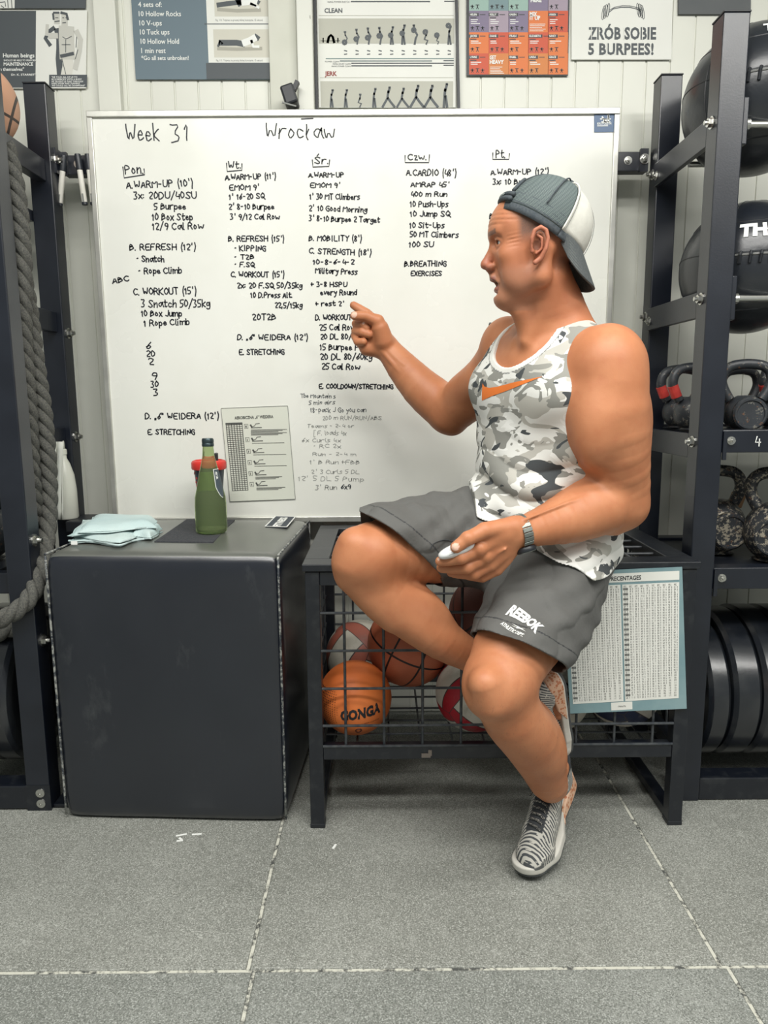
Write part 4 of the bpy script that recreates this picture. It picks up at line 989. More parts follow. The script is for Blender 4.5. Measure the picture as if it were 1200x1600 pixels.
for X in (CX0+.024, CX1-.024): MB().box((X-.016, CY0+.006+t, .006), (X+.016, CY1-.006-t, .030), bev=.002).build('floor_runner', BLACKW, cg)
# lid
lid = MB()
for (lo, hi) in (((CX0, CY0, CH-.018), (CX1, CY0+.066, CH)), ((CX0, CY1-.06, CH-.018), (CX1, CY1, CH)), ((CX0, CY0+.066, CH-.018), (CX0+.062, CY1-.06, CH)), ((CX1-.062, CY0+.066, CH-.018), (CX1, CY1-.06, CH))): lid.box(lo, hi, bev=.002)
lo_ = lid.build('lid_frame', BLACKW, cg)
WIRE = noisy('black_wire', (40, 45, 52), (66, 70, 72), 60, .4, spec=.6)
def wire(a, b, r=.0036, name='wire', par=cg): return MB().tube([a, b], r, 8).build(name, WIRE, par, smooth=True)
for k in range(1, 5): y_ = CY0+.066+(CY1-.06-CY0-.066)*k/5; wire((CX0+.06, y_, CH-.012), (CX1-.06, y_, CH-.012), par=lo_)
for k in range(1, 10): x_ = CX0+.062+(CX1-CX0-.124)*k/10; wire((x_, CY0+.064, CH-.006), (x_, CY1-.058, CH-.006), par=lo_)
zr0, zr1 = .222, CH-.055; xg0, xg1 = CX0+.006+t, CX1-.006-t
for fy in (CY0+.014, CY1-.014):
    for k in range(0, 9):
        x_ = xg0+.058+k*.0975
        if x_ < xg1-.01: wire((x_, fy, zr0), (x_, fy, zr1))
    for z_ in (P(600, 957, Y=CY0+.01)[2], P(600, 1016, Y=CY0+.01)[2], P(600, 1075, Y=CY0+.01)[2], P(600, 1133, Y=CY0+.01)[2], .2245):
        wire((xg0, fy-.006, z_), (xg1, fy-.006, z_))
for fx in (CX0+.014, CX1-.014):
    for k in range(1, 6): y_ = CY0+t+k*.085; wire((fx, y_, zr0), (fx, y_, zr1))
    for z_ in (.30, .39, .48, .57): wire((fx, CY0+t+.006, z_), (fx, CY1-t-.006, z_))
for k in range(1, 11): x_ = xg0+k*.084; wire((x_, CY0+t, .200), (x_, CY1-t, .200), .003, 'floor_wire')
for k in range(1, 6): y_ = CY0+t+k*.08; wire((xg0, y_, .205), (xg1, y_, .205), .003, 'floor_wire')
PRM = Mat('chipped_primer', (120, 112, 104), .7).m
for lo, hi in (((.405, CY0+.0035, .188), (.413, CY0+.0085, .200)), ((.095, CY0+.0035, .194), (.118, CY0+.0085, .204)), ((.112, CY0+.0036, .199), (.121, CY0+.0087, .213))): MB().box(lo, hi).build('paint_chip', PRM, cg)
# balls in the cage
def basketball_mat(nm, c1, c2=(30, 26, 28)):
    m = Mat(nm, c1, .5, spec=.4); q = m.xyz(); R_ = .12
    l = q[0].abs().lt(.0028).max(q[2].abs().lt(.0028))
    cur = ((q[0]*q[0])+(q[1]*q[1])*1.0).sqrt()
    l = l.max((((q[0].abs()-(q[1]*q[1])*4.2)-.045).abs()).lt(.0032))
    v = m.voro(330); m.bump(v, .35, .001)
    c = m.ramp(m.noise(8, 4), [(.3, tuple(np.array(c1)-14)), (.7, tuple(np.array(c1)+8))]); m.set('Base Color', m.mix(l, c, c2)); return m.m
def volley_mat(nm, cw, cr, lw=.0014):
    m = Mat(nm, cw, .45); q = m.xyz(); ax = [k.abs() for k in q]
    isx = ax[0].gt(ax[1])*ax[0].gt(ax[2]); isy = ax[1].gt(ax[2])*(isx*-1+1); isz = (isx+isy)*-1+1
    co_ = isx*ax[1]+isy*ax[2]+isz*ax[0]
    red = co_.gt(.036)*1.0; d1 = (co_-.036).abs().lt(lw*1.1)
    d2 = ((ax[0]-ax[1]).abs().lt(lw)*(ax[2].lt(ax[0]))).max((ax[1]-ax[2]).abs().lt(lw)*(ax[0].lt(ax[1]))).max((ax[0]-ax[2]).abs().lt(lw)*(ax[1].lt(ax[0])))
    c = m.mix(red, cw, cr); c = m.mix((m.noise(26, 5, None, .7)-.55).max(0)*2.0, c, (150, 140, 126)); c = m.mix(d1.max(d2), c, (70, 62, 60)); m.set('Base Color', c); m.bump(m.voro(300), .15, .0008); return m.m
ORB = basketball_mat('orange_brown_ball', (186, 104, 74)); DKB = basketball_mat('dark_brown_ball', (104, 58, 48)); RDB = basketball_mat('red_brown_ball', (132, 72, 58))
VRW = volley_mat('red_white_volleyball', (206, 202, 190), (178, 34, 48)); VPW = volley_mat('faded_red_white_volleyball', (200, 196, 182), (166, 96, 80)); VTW = volley_mat('tan_white_volleyball', (206, 200, 186), (178, 122, 74)); VBW = volley_mat('blue_orange_volleyball', (206, 200, 190), (36, 46, 80))
m = Mat('orange_dodgeball_rubber', (226, 118, 56), .5, spec=.4); q = m.xyz()
ux = m.noise(5, 3); m.set('Base Color', m.ramp(ux, [(.3, (218, 108, 50)), (.7, (232, 130, 68))])); m.bump(m.voro(160), .12, .001); ODB = m.m
def ball(name, x, y, Y, r, mat, label, rot=(0, 0, 0), z=None):
    p = P(x, y, Y=Y); p[2] = max(p[2], .2095+r) if z is None else z
    o = sphere_obj(name, p, r, mat, rot=rot); tag(o, label, 'ball', 'sports balls inside the mesh cage'); return o
ob = empty('dodgeball', (0, 0, 0), 'bright orange ball with dark lettering in the cage corner, lower left', 'ball', 'sports balls inside the mesh cage')
oc = np.array([-.077, 1.836, .306]); orr = .098; ob.location = (oc[0], oc[1], oc[2]-orr)
sphere_obj('ball_shell', oc, orr, ODB, ob)
def onb(az, el, rr): return oc+rr*np.array([math.cos(el)*math.sin(az), -math.cos(el)*math.cos(az), math.sin(el)])
V, F = type_mesh('GONGA', .055); V = V-V.min(0); W_ = V[:, 0].max()
mb = MB(); mb.add([onb(-.36+x_/W_*1.12, -.26+y_/.72*.27+(x_/W_)*.15, orr+.0008) for x_, y_ in V], F); mb.build('lettering', DARKPL, ob)
V, F = type_mesh('NATURAL RUBBER CUSHION', .0); V = V-V.min(0); W_ = V[:, 0].max()
mb = MB(); mb.add([onb(-.10+x_/W_*.85, -.42+y_/.72*.045+(x_/W_)*.10, orr+.0008) for x_, y_ in V], F)
for rr_ in (.10, .075): mb.tube([onb(.14+rr_*math.cos(a_), -.62+rr_*math.sin(a_), orr+.0004) for a_ in np.linspace(0, 6.28, 20)], .0010, 5, closed=False)
for el in np.arange(-.75, .5, .065):
    for az in np.arange(-1.35, -.42-abs(el)*.25, .075):
        s_ = .0042*(1-(az+1.35)/1.3); p_ = onb(az, el, orr+.0006)
        mb.add([onb(az-s_/orr, el, orr+.0006), onb(az, el-s_/orr*.8, orr+.0006), onb(az+s_/orr, el, orr+.0006), onb(az, el+s_/orr*.8, orr+.0006)], [(0, 1, 2, 3)])
mb.build('dark_print', Mat('brown_print', (104, 56, 40), .6).m, ob, kind='stuff')
def cball(name, c, r, mat, label, rot): o = sphere_obj(name, c, r, mat, rot=rot); return tag(o, label, 'ball', 'sports balls inside the mesh cage')
cball('basketball', (.073, 1.950, .414), .118, ORB, 'orange-brown basketball resting on the other balls behind the calf', (.25, .35, .30))
cball('volleyball', (-.070, 2.110, .326), .105, VPW, 'faded red and white volleyball at the cage back left', (.4, .2, .9))
cball('volleyball', (.243, 1.850, .311), .103, VRW, 'red and white volleyball low in the middle of the cage', (.3, .6, .35))
cball('basketball', (.298, 1.950, .499), .115, DKB, 'dark brown basketball high behind the hem of the grey shorts', (.9, .4, .2))
cball('small_ball', (.252, 2.120, .381), .07, Mat('salmon_rubber', (206, 140, 110), .5).m, 'small salmon coloured ball peeping out above the calf', (.2, 0, 0))
cball('basketball', (.531, 1.976, .471), .120, RDB, 'reddish brown basketball behind the percentage chart', (.1, .3, .8))
vt = cball('volleyball', (.451, 1.837, .311), .100, VTW, 'tan and white volleyball with black lettering between foot and chart', (.5, .2, .3))
cball('volleyball', (.652, 1.875, .311), .103, VBW, 'dark blue and white ball at the bottom under the chart', (.3, .5, .9))
cball('basketball', (.645, 2.107, .319), .11, ORB, 'orange basketball at the back under the chart', (.3, .1, .3))
vc = np.array(vt.location); V, F = type_mesh('MIKASA', .04); V = V-V.min(0); W_ = V[:, 0].max(); mb = MB()
def onv(az, el, rr, c): return c+rr*np.array([math.cos(el)*math.sin(az), -math.cos(el)*math.cos(az), math.sin(el)])
mb.add([onv(-.38+(x_/W_)*.8-(y_)*.18, -.20+(x_/W_)*.72+y_*.32, .1006, vc) for x_, y_ in V], F)
o = mb.build('lettering', DARKPL); o.parent = vt; bpy.context.view_layer.update(); o.matrix_parent_inverse = vt.matrix_world.inverted()
# ---- MAX PRECENTAGES chart
TEAL = noisy('teal_card', (118, 148, 154), (134, 160, 164), 12, .35)
YC = CY0-.0045
s = Sheet('percentage_chart', (878, 894), (1066, 886), (891, 1115), YC, TEAL, 'laminated chart of number columns headed max precentages on the cage front', 'chart', th=.003)
mb = MB()
def CQ(u_, v_): # normalised chart coords -> photo px (bilinear between its photo corners)
    tl, tr, bl, br = (878, 894), (1066, 886), (891, 1117), (1064.5, 1107)
    return tuple((1-u_)*(1-v_)*tl[i]+u_*(1-v_)*tr[i]+(1-u_)*v_*bl[i]+u_*v_*br[i] for i in (0, 1))
def qd(mb, u0, v0, u1, v1, lift): mb.add([s.at(*CQ(u0, v1), lift), s.at(*CQ(u1, v1), lift), s.at(*CQ(u1, v0), lift), s.at(*CQ(u0, v0), lift)], [(0, 1, 2, 3)])
qd(mb, .03, .025, .975, .088, .0006); qd(mb, .03, .105, .482, .925, .0006); qd(mb, .497, .105, .975, .925, .0006); qd(mb, .37, .93, .56, .985, .0006)
s.part(mb, 'number_panel', PAPER)
mb = MB(); a = s.at(*CQ(.285, .075), .001); b = s.at(*CQ(.655, .075), .001); a2 = (b-a)/np.linalg.norm(b-a); put_type(mb, 'MAX PRECENTAGES', a, a2, np.array([-a2[2], 0, a2[0]]), width=float(np.linalg.norm(b-a)), height=7/ppm(a), bold=.02)
a = s.at(*CQ(.43, .965), .001); b = s.at(*CQ(.50, .965), .001); put_type(mb, 'STRENGTH', a, a2, np.array([-a2[2], 0, a2[0]]), width=float(np.linalg.norm(b-a)), height=2.6/ppm(a)); s.part(mb, 'heading', DARKPL)
mb = MB(); mk = MB(); DG = {}
NR = 45
for h_ in (0, 1):
    u0, u1 = ((.035, .478), (.502, .972))[h_]; cw_ = (u1-u0)/10
    for r in range(NR):
        v_ = .118+r*(.80/NR)
        for c in range(10):
            uu = u0+c*cw_
            if c == 0 and r % 2 == 1: qd(mk, uu, v_-.006, uu+cw_*.9, v_+.0105, .0008)
            nn = '%.1f' % ((20+r*2.5)*(.5+.05*c)) if r else '%d%%' % (50+5*c)
            x_ = uu+cw_*.12; kx_ = cw_*.19
            p0 = s.at(*CQ(x_, v_+.008), .0012); p1 = s.at(*CQ(x_+cw_*.72, v_+.008), .0012); du = (p1-p0); Lw = np.linalg.norm(du); du /= Lw; dv = np.array([-du[2], 0, du[0]]); hh_ = .0044
            # each digit as three short bars of its seven-bar form
            for q_, ch in enumerate(nn[:4]):
                ox = Lw*q_/4; wd = Lw/4*.62
                if ch == '.': continue
                bars = {'0': 'tlr', '1': 'r', '2': 'tmb', '3': 'tmr', '4': 'lmr', '5': 'tmb', '6': 'lmb', '7': 'tr', '8': 'tmb', '9': 'tmr', '%': 'tb'}.get(ch, 'm')
                for bch in bars:
                    x0_, y0_, x1_, y1_ = {'t': (0, .8, 1, 1), 'm': (0, .4, 1, .6), 'b': (0, 0, 1, .2), 'l': (0, 0, .22, 1), 'r': (.78, 0, 1, 1)}[bch]
                    pp = [p0+du*(ox+wd*X_)+dv*(hh_*Y_) for X_, Y_ in ((x0_, y0_), (x1_, y0_), (x1_, y1_), (x0_, y1_))]; mb.add(pp, [(0, 1, 2, 3)])
s.part(mb, 'numbers', Mat('number_ink', (54, 55, 54), .6).m, kind='stuff'); s.part(mk, 'row_marks', GREYP)
# ================================================================== PERSON: implicit body surfaces, meshed once
import openvdb as vdb
VOX = 1.0
ssq = lambda a_: np.einsum('ij,ij->i', a_, a_)
def unit(v): v = np.array(v, float); return v/np.linalg.norm(v)
class Field:
    def __init__(s): s.ops = []
    def cone(s, a, b, ra, rb, k=.012, mode='u'):
        a = np.array(a, float); b = np.array(b, float); R_ = max(ra, rb)+k
        s.ops.append(('c', (a, b, ra, rb), k, mode, np.minimum(a, b)-R_, np.maximum(a, b)+R_)); return s
    def ell(s, c, r, R=None, k=.012, mode='u'):
        c = np.array(c, float); r = np.array(r, float); R_ = r.max()+k
        s.ops.append(('e', (c, r, np.eye(3) if R is None else np.array(R)), k, mode, c-R_, c+R_)); return s
    def fn(s, f, mode='x'):
        s.ops.append(('f', f, 0, mode, None, None)); return s
    def chain(s, pts, k=.012, mode='u', step=.03):
        """limb swept along a smooth curve through the joints; blended to the rest as one piece"""
        Q_ = np.array([list(p_)+[r_] for p_, r_ in pts], float)
        if len(Q_) > 2:
            E_ = np.vstack([2*Q_[0]-Q_[1], Q_, 2*Q_[-1]-Q_[-2]]); out = []
            for i_ in range(1, len(E_)-2):
                a, b, c, d = E_[i_-1:i_+3]; n_ = max(1, int(np.linalg.norm(c[:3]-b[:3])/step))
                for t in np.arange(n_)/n_: out.append(.5*((2*b)+(c-a)*t+(2*a-5*b+4*c-d)*t*t+(3*b-a-3*c+d)*t**3))
            out.append(Q_[-1]); Q_ = np.array(out)
        R_ = Q_[:, 3].max()+k
        s.ops.append(('h', Q_, k, mode, Q_[:, :3].min(0)-R_, Q_[:, :3].max(0)+R_)); return s
    def eval(s, X, lo=None, hi=None, pad=.012):
        d = np.full(len(X), .08, dtype=np.float32)
        for ty, dt, k, mode, l, h in s.ops:
            if ty == 'f':
                d = dt(X, d); continue
            if lo is not None and (np.any(l-pad > hi) or np.any(h+pad < lo)): continue
            if ty == 'c':
                a, b, ra, rb = dt; ab = (b-a).astype(np.float32); pa = X-a.astype(np.float32); t = np.clip(pa@ab/max(float(ab@ab), 1e-9), 0, 1)
                e = np.sqrt(ssq(pa-t[:, None]*ab))-(ra+(rb-ra)*t)
            elif ty == 'h':
                e = None
                for q0, q1 in zip(dt[:-1], dt[1:]):
                    rm = max(q0[3], q1[3])+k+pad
                    if lo is not None and (np.any(np.minimum(q0[:3], q1[:3])-rm > hi) or np.any(np.maximum(q0[:3], q1[:3])+rm < lo)): continue
                    ab = (q1[:3]-q0[:3]).astype(np.float32); pa = X-q0[:3].astype(np.float32); t = np.clip(pa@ab/max(float(ab@ab), 1e-9), 0, 1)
                    e1 = np.sqrt(ssq(pa-t[:, None]*ab))-(q0[3]+(q1[3]-q0[3])*t).astype(np.float32); e = e1 if e is None else np.minimum(e, e1)
                if e is None: continue
            else:
                c, r, R = dt; q = (X-c.astype(np.float32))@R.astype(np.float32); r = r.astype(np.float32)
                k0 = np.sqrt(ssq(q/r)); k1 = np.sqrt(ssq(q/(r*r)))+1e-9; e = k0*(k0-1)/k1
                e = np.where(k0 < 1e-4, -r.min(), e)
            if mode == 'u':
                h_ = np.maximum(k-np.abs(d-e), 0)/k if k > 0 else 0; d = np.minimum(d, e)-h_*h_*k*.25
            elif mode == 's':
                e = -e; h_ = np.maximum(k-np.abs(d-e), 0)/k if k > 0 else 0; d = np.maximum(d, e)+h_*h_*k*.25
        return d.astype(np.float32)
def polygonise(fields, vox, lo, hi, B=40):
    """fields: callable(X, blo, bhi) -> distances; returns verts, faces"""
    lo = np.array(lo, float); hi = np.array(hi, float); n = np.ceil((hi-lo)/vox/B).astype(int)
    bgv = vox*3; g = vdb.FloatGrid(bgv)
    ax = (np.arange(B)*vox).astype(np.float32); I, J_, K_ = np.meshgrid(ax, ax, ax, indexing='ij'); base = np.stack([I.ravel(), J_.ravel(), K_.ravel()], 1)
    cs = (np.stack(np.meshgrid(*[np.linspace(0, 1, 3)]*3, indexing='ij'), -1).reshape(-1, 3)*(B*vox)).astype(np.float32)
    rad = B*vox*math.sqrt(3)/4+.004
    for i in range(n[0]):
        for j in range(n[1]):
            for k in range(n[2]):
                b0 = lo+np.array([i, j, k])*B*vox; b1 = b0+B*vox
                dc = fields(cs+b0.astype(np.float32), b0-rad, b1+rad)
                if dc.min() > rad*1.25: continue
                o_ = (i*B, j*B, k*B)
                if dc.max() < -rad*1.6:
                    g.fill(o_, tuple(q+B-1 for q in o_), -bgv); continue
                d = np.clip(fields(base+b0.astype(np.float32), b0, b1), -bgv, bgv).reshape(B, B, B)
                g.copyFromArray(d, ijk=o_)
    pts, quads = g.convertToQuads(0.0)
    return np.asarray(pts, float)*vox+lo, np.asarray(quads)[:, ::-1]
def fast_mesh(name, V, Q, mat, parent, mats=None):
    off = np.array(wloc(parent)); me = bpy.data.meshes.new(name)
    me.vertices.add(len(V)); me.vertices.foreach_set('co', (V-off).astype(np.float32).ravel())
    me.loops.add(Q.size); me.loops.foreach_set('vertex_index', Q.astype(np.int32).ravel())
    me.polygons.add(len(Q)); me.polygons.foreach_set('loop_start', np.arange(0, Q.size, 4, dtype=np.int32)); me.polygons.foreach_set('loop_total', np.full(len(Q), 4, dtype=np.int32))
    me.update(calc_edges=True); me.validate()
    me.polygons.foreach_set('use_smooth', np.ones(len(me.polygons), dtype=bool))
    for m_ in (mats or [mat]): me.materials.append(m_)
    o = bpy.data.objects.new(name, me); C.objects.link(o); o.parent = parent
    return o
def relax(V, Q, it=2, lam=.5):
    n = len(V); V = V.copy()
    e = np.concatenate([Q[:, [0, 1]], Q[:, [1, 2]], Q[:, [2, 3]], Q[:, [3, 0]]]); e = np.concatenate([e, e[:, ::-1]])
    cnt = np.bincount(e[:, 0], minlength=n)[:, None].clip(1)
    for _ in range(it):
        for l_ in (lam, -lam*1.04):
            s_ = np.stack([np.bincount(e[:, 0], weights=V[e[:, 1], q], minlength=n) for q in range(3)], 1)/cnt
            V = V+l_*(s_-V)
    return V
def attr(o, name, vals):
    a_ = o.data.attributes.new(name, 'FLOAT', 'POINT'); v_ = np.zeros(len(o.data.vertices), dtype=np.float32); v_[:len(vals)] = vals[:len(v_)]; a_.data.foreach_set('value', v_)
def q4(x, y, Y, r):        # photo mark + distance -> centre and radius in metres
    p = P(x, y, Y=Y); return p, r/ppm(p)
def ch(*l): return [q4(*a) for a in l]
man = empty('person', (.40, 1.72, .0), 'man in a backwards cap, camouflage tank top and grey shorts sitting on the cage', 'person')
def foot_frame(heel, toe, up):
    x_ = unit(toe-heel); z_ = np.array(up, float); z_ = unit(z_-x_*(z_@x_)); return heel, x_, np.cross(z_, x_), z_
toeL_ = P(827, 1378, Z=.0); heelL_ = toeL_+unit((.46, .80, .35))*.308
SHL = foot_frame(heelL_, toeL_, (-.26, -.28, 1)); ankL = SHL[0]+SHL[1]*.063+SHL[3]*.108
SHR = foot_frame(P(874, 1050, Y=1.585), P(886, 1172, Y=1.672), (-.95, -.42, .15))
# ---- torso frame
TF = unit((-.82, -.57, 0)); TL = unit((.57, -.82, 0)); TU = np.array([0, 0, 1.]); TR = np.array([TF, TL, TU]).T
T0 = P(850, 620, Y=1.68)
def T(f, l, u): return T0+TF*f+TL*l+TU*u
TORSO = [
 ('e', P(852, 592, Y=1.675), (.108, .168, .125), .04), ('e', P(848, 668, Y=1.685), (.112, .158, .15), .04), ('e', P(836, 748, Y=1.715), (.116, .150, .13), .05),
 ('e', P(850, 826, Y=1.765), (.118, .165, .118), .05), ('e', T(.078, .078, .005), (.042, .078, .060), .03), ('e', T(.070, -.080, .02), (.042, .075, .060), .03),
 ('e', T(-.02, .12, -.06), (.085, .055, .12), .04), ('e', T(-.02, -.12, -.04), (.085, .055, .12), .04), ('e', T(.055, -.01, -.23), (.065, .10, .10), .05)]
YOKE = [('c', P(868, 520, Y=1.66), T(-.005, .135, .075), .052, .046, .04), ('c', P(866, 520, Y=1.66), T(-.015, -.135, .10), .052, .046, .04), ('c', P(868, 475, Y=1.64), T(-.035, .10, .088), .036, .034, .04), ('c', P(868, 475, Y=1.64), T(-.04, -.10, .11), .036, .034, .04)]
def add_ops(F_, L_):
    for o_ in L_:
        if o_[0] == 'e': F_.ell(o_[1], o_[2], TR, o_[3])
        else: F_.cone(o_[1], o_[2], o_[3], o_[4], o_[5])
B = Field(); add_ops(B, TORSO); add_ops(B, YOKE)
# neck
B.chain(ch((853, 440, 1.615, 41), (862, 480, 1.635, 45), (868, 525, 1.66, 52)), .03)
B.cone(*[P(*a[:2], Y=a[2]) for a in ((866, 432, 1.578), (822, 532, 1.60))], .013, .011, .03)     # neck tendon
B.cone(P(812, 486, Y=1.60), P(822, 520, Y=1.62), .019, .016, .02)
B.cone(T(.075, .012, .118), T(.03, .13, .105), .011, .012, .02); B.cone(T(.075, -.012, .118), T(.02, -.13, .125), .011, .012, .02)   # collar bones
# near (left) arm
LA = ch((944, 578, 1.545, 60), (951, 640, 1.535, 62), (958, 700, 1.55, 55), (970, 755, 1.575, 44), (972, 786, 1.585, 38))
B.chain(LA, .03); B.ell(P(952, 575, Y=1.535), (.075, .070, .088), TR, .03)
B.ell(P(930, 665, Y=1.50), (.048, .045, .085), TR, .03); B.ell(P(985, 660, Y=1.58), (.045, .045, .10), TR, .03)
B.chain(ch((972, 786, 1.585, 39), (938, 788, 1.565, 48), (898, 805, 1.535, 43), (858, 819, 1.50, 33), (820, 830, 1.465, 25), (808, 832, 1.46, 24)), .02)
B.cone(P(985, 798, Y=1.59), P(960, 820, Y=1.57), .026, .022, .02)
# near hand
B.chain(ch((812, 822, 1.452, 16), (778, 838, 1.438, 15), (748, 858, 1.425, 12.5)), .008); B.chain(ch((810, 832, 1.455, 17), (780, 852, 1.443, 16), (757, 870, 1.437, 12.5)), .008)
B.chain(ch((808, 841, 1.458, 15), (784, 864, 1.450, 14), (766, 881, 1.448, 12)), .008); B.chain(ch((808, 846, 1.462, 13), (788, 874, 1.460, 12), (776, 889, 1.462, 10.5)), .008)
for c_ in (((748, 858, 1.425, 11.8), (719, 872, 1.413, 10.2), (699, 876, 1.424, 8.8), (688, 877, 1.430, 8)), ((757, 870, 1.436, 11.8), (729, 887, 1.428, 10.2), (705, 888, 1.440, 8.8), (690, 887, 1.447, 8)),
           ((766, 881, 1.448, 11.2), (740, 897, 1.444, 9.6), (716, 896, 1.458, 8.2), (705, 894, 1.463, 7.4)), ((776, 889, 1.462, 10), (754, 902, 1.462, 8.4), (735, 900, 1.474, 7.2), (726, 898, 1.479, 6.6))):
    B.chain(ch(*c_), .0035)
B.chain(ch((800, 822, 1.445, 15), (757, 829, 1.418, 13)), .012); B.chain(ch((757, 829, 1.418, 12.5), (730, 842, 1.403, 11), (713, 855, 1.400, 9.6)), .004)
B.cone(P(790, 838, Y=1.435), P(752, 845, Y=1.430), .013, .009, .012)
for (x_, y_, Y_, r_) in ((720, 871, 1.4115, 10.6), (730, 886, 1.427, 10.6), (741, 896, 1.443, 10), (731, 841, 1.402, 11.4), (749, 857, 1.419, 12.6), (758, 868, 1.431, 12.4)): B.ell(q4(x_, y_, Y_, r_)[0], [q4(x_, y_, Y_, r_)[1]]*3, None, .004)
# far (right) arm and pointing hand
B.chain(ch((796, 545, 1.80, 42), (765, 588, 1.89, 38), (730, 622, 1.98, 38), (703, 645, 2.03, 32)), .03)
B.ell(P(792, 540, Y=1.795), (.055, .055, .065), TR, .03); B.cone(P(752, 596, Y=1.88), P(722, 612, Y=1.96), .045, .036, .02)
B.chain(ch((702, 645, 2.03, 31), (685, 629, 2.045, 34), (658, 606, 2.06, 31), (629, 574, 2.075, 25), (612, 553, 2.085, 20.5), (601, 540, 2.09, 18.5)), .02)
B.cone(P(708, 662, Y=2.03), P(690, 655, Y=2.04), .027, .022, .02)
B.chain(ch((601, 540, 2.09, 18.5), (588, 525, 2.09, 18.5), (584, 515, 2.09, 14)), .012); B.chain(ch((598, 545, 2.092, 15), (574, 543, 2.09, 13), (566, 536, 2.09, 9.5)), .01)
B.chain(ch((600, 532, 2.065, 15), (594, 513, 2.055, 13.5), (590, 502, 2.05, 10.5)), .01); B.chain(ch((590, 502, 2.05, 10), (572, 494, 2.045, 8.4), (561, 493.5, 2.045, 7.6), (554, 493.5, 2.047, 6.8)), .0035)
B.chain(ch((586, 504, 2.098, 10), (573, 490, 2.10, 7.8), (561, 482.5, 2.105, 7.0), (552.5, 477, 2.108, 6.0)), .0035)
B.chain(ch((582, 512, 2.10, 9), (557, 506, 2.085, 7.6), (567, 506, 2.062, 7), (573, 512, 2.06, 6.4)), .003)
B.chain(ch((577, 520, 2.10, 9), (556, 517.5, 2.085, 7.2), (566, 519, 2.062, 7.2), (577, 522.5, 2.058, 6.4)), .003)
B.chain(ch((570, 530, 2.10, 8.5), (555, 525, 2.09, 6.8), (559, 534, 2.072, 6.6), (568, 534, 2.062, 6)), .003)
# forearm tendons and veins
B.chain(ch((604, 545, 2.062, 3), (617, 558, 2.047, 3), (632, 570, 2.034, 2.6)), .006); B.chain(ch((598, 549, 2.062, 3), (612, 566, 2.045, 3), (624, 580, 2.036, 2.4)), .006)
B.chain(ch((820, 812, 1.437, 2), (850, 800, 1.463, 2.4), (886, 786, 1.484, 2.2), (915, 778, 1.502, 2)), .006); B.chain(ch((790, 858, 1.422, 1.8), (776, 864, 1.426, 2), (764, 872, 1.428, 1.8)), .004)
# far (right) leg: thigh across, shin tucked behind
B.chain(ch((815, 832, 1.78, 74), (705, 846, 1.69, 66), (645, 850, 1.63, 58), (590, 862, 1.575, 47)), .03)
B.ell(P(570, 868, Y=1.545), (.066, .060, .063), None, .03); B.cone(P(545, 880, Y=1.525), P(553, 850, Y=1.525), .034, .034, .02)
B.chain(ch((566, 885, 1.565, 42), (603, 932, 1.58, 40), (650, 968, 1.59, 38), (690, 998, 1.60, 33), (730, 1022, 1.61, 26), (775, 1040, 1.615, 21), (822, 1058, 1.615, 19), (842, 1066, 1.615, 19)), .03)
B.ell(P(655, 955, Y=1.60), (.078, .045, .050), np.array(Matrix.Rotation(math.radians(35), 3, 'Y')), .03); B.cone(P(545, 905, Y=1.54), P(610, 968, Y=1.565), .020, .016, .03)
# near (left) leg: knee towards the camera
B.chain(ch((872, 848, 1.745, 76), (840, 945, 1.59, 72), (800, 1020, 1.46, 62), (784, 1055, 1.42, 57)), .03)
B.ell(P(770, 1078, Y=1.385), (.060, .062, .062), None, .03); B.cone(P(758, 1068, Y=1.345), P(768, 1100, Y=1.345), .032, .024, .02)
B.chain(ch((786, 1078, 1.42, 50), (800, 1115, 1.43, 48), (826, 1150, 1.47, 45), (846, 1190, 1.53, 37), (860, 1226, 1.585, 27))+[(ankL, .032)], .02)
B.ell(P(845, 1145, Y=1.52), (.042, .055, .088), np.array(Matrix.Rotation(math.radians(-22), 3, 'Y')), .03); B.cone(P(775, 1125, Y=1.385), P(848, 1222, Y=1.565), .014, .012, .03)
for s_ in (-1, 1): B.ell(ankL+SHL[2]*s_*.027+SHL[3]*.012, (.014, .012, .016), None, .015)
B.chain([(ankL, .031), (SHL[0]+SHL[1]*.055+SHL[3]*.055, .027), (SHL[0]+SHL[1]*.10+SHL[3]*.045, .022)], .02); B.cone(P(842, 1066, Y=1.615), P(872, 1110, Y=1.61), .026, .022, .02)
# ---- head
HF = unit((-1, .10, -.02)); HLt = unit((-.10, -1, 0)); HUp = np.cross(HF, HLt); HUp = HUp*np.sign(HUp[2]); H0 = P(843, 395, Y=1.60); HR = np.array([HF, HLt, HUp]).T
def h(f, l, u): return H0+HF*f+HLt*l+HUp*u
def hc(a, b, ra, rb, k=.01, mode='u'): B.cone(h(*a), h(*b), ra, rb, k, mode)
def he(c, r, k=.01, mode='u', rot=None): B.ell(h(*c), r, HR if rot is None else HR@np.array(rot), k, mode)
he((.006, 0, .050), (.099, .076, .088), .02); he((.045, 0, -.012), (.052, .062, .072), .03); he((.055, 0, .052), (.047, .060, .040), .02)
he((.060, 0, -.068), (.030, .034, .036), .025); he((.081, 0, -.091), (.015, .020, .016), .014)
for s_ in (-1, 1):
    hc((.004, s_*.056, -.055), (.070, s_*.018, -.092), .018, .015, .022); hc((-.004, s_*.062, -.005), (.004, s_*.056, -.058), .016, .017, .02)
    he((.062, s_*.046, -.012), (.024, .016, .016), .02); hc((.094, s_*.012, .040), (.086, s_*.040, .040), .0085, .008, .012)
    he((.050, s_*.046, -.050), (.03, .018, .03), .02)
hc((.020, 0, -.080), (.062, 0, -.094), .030, .020, .02)
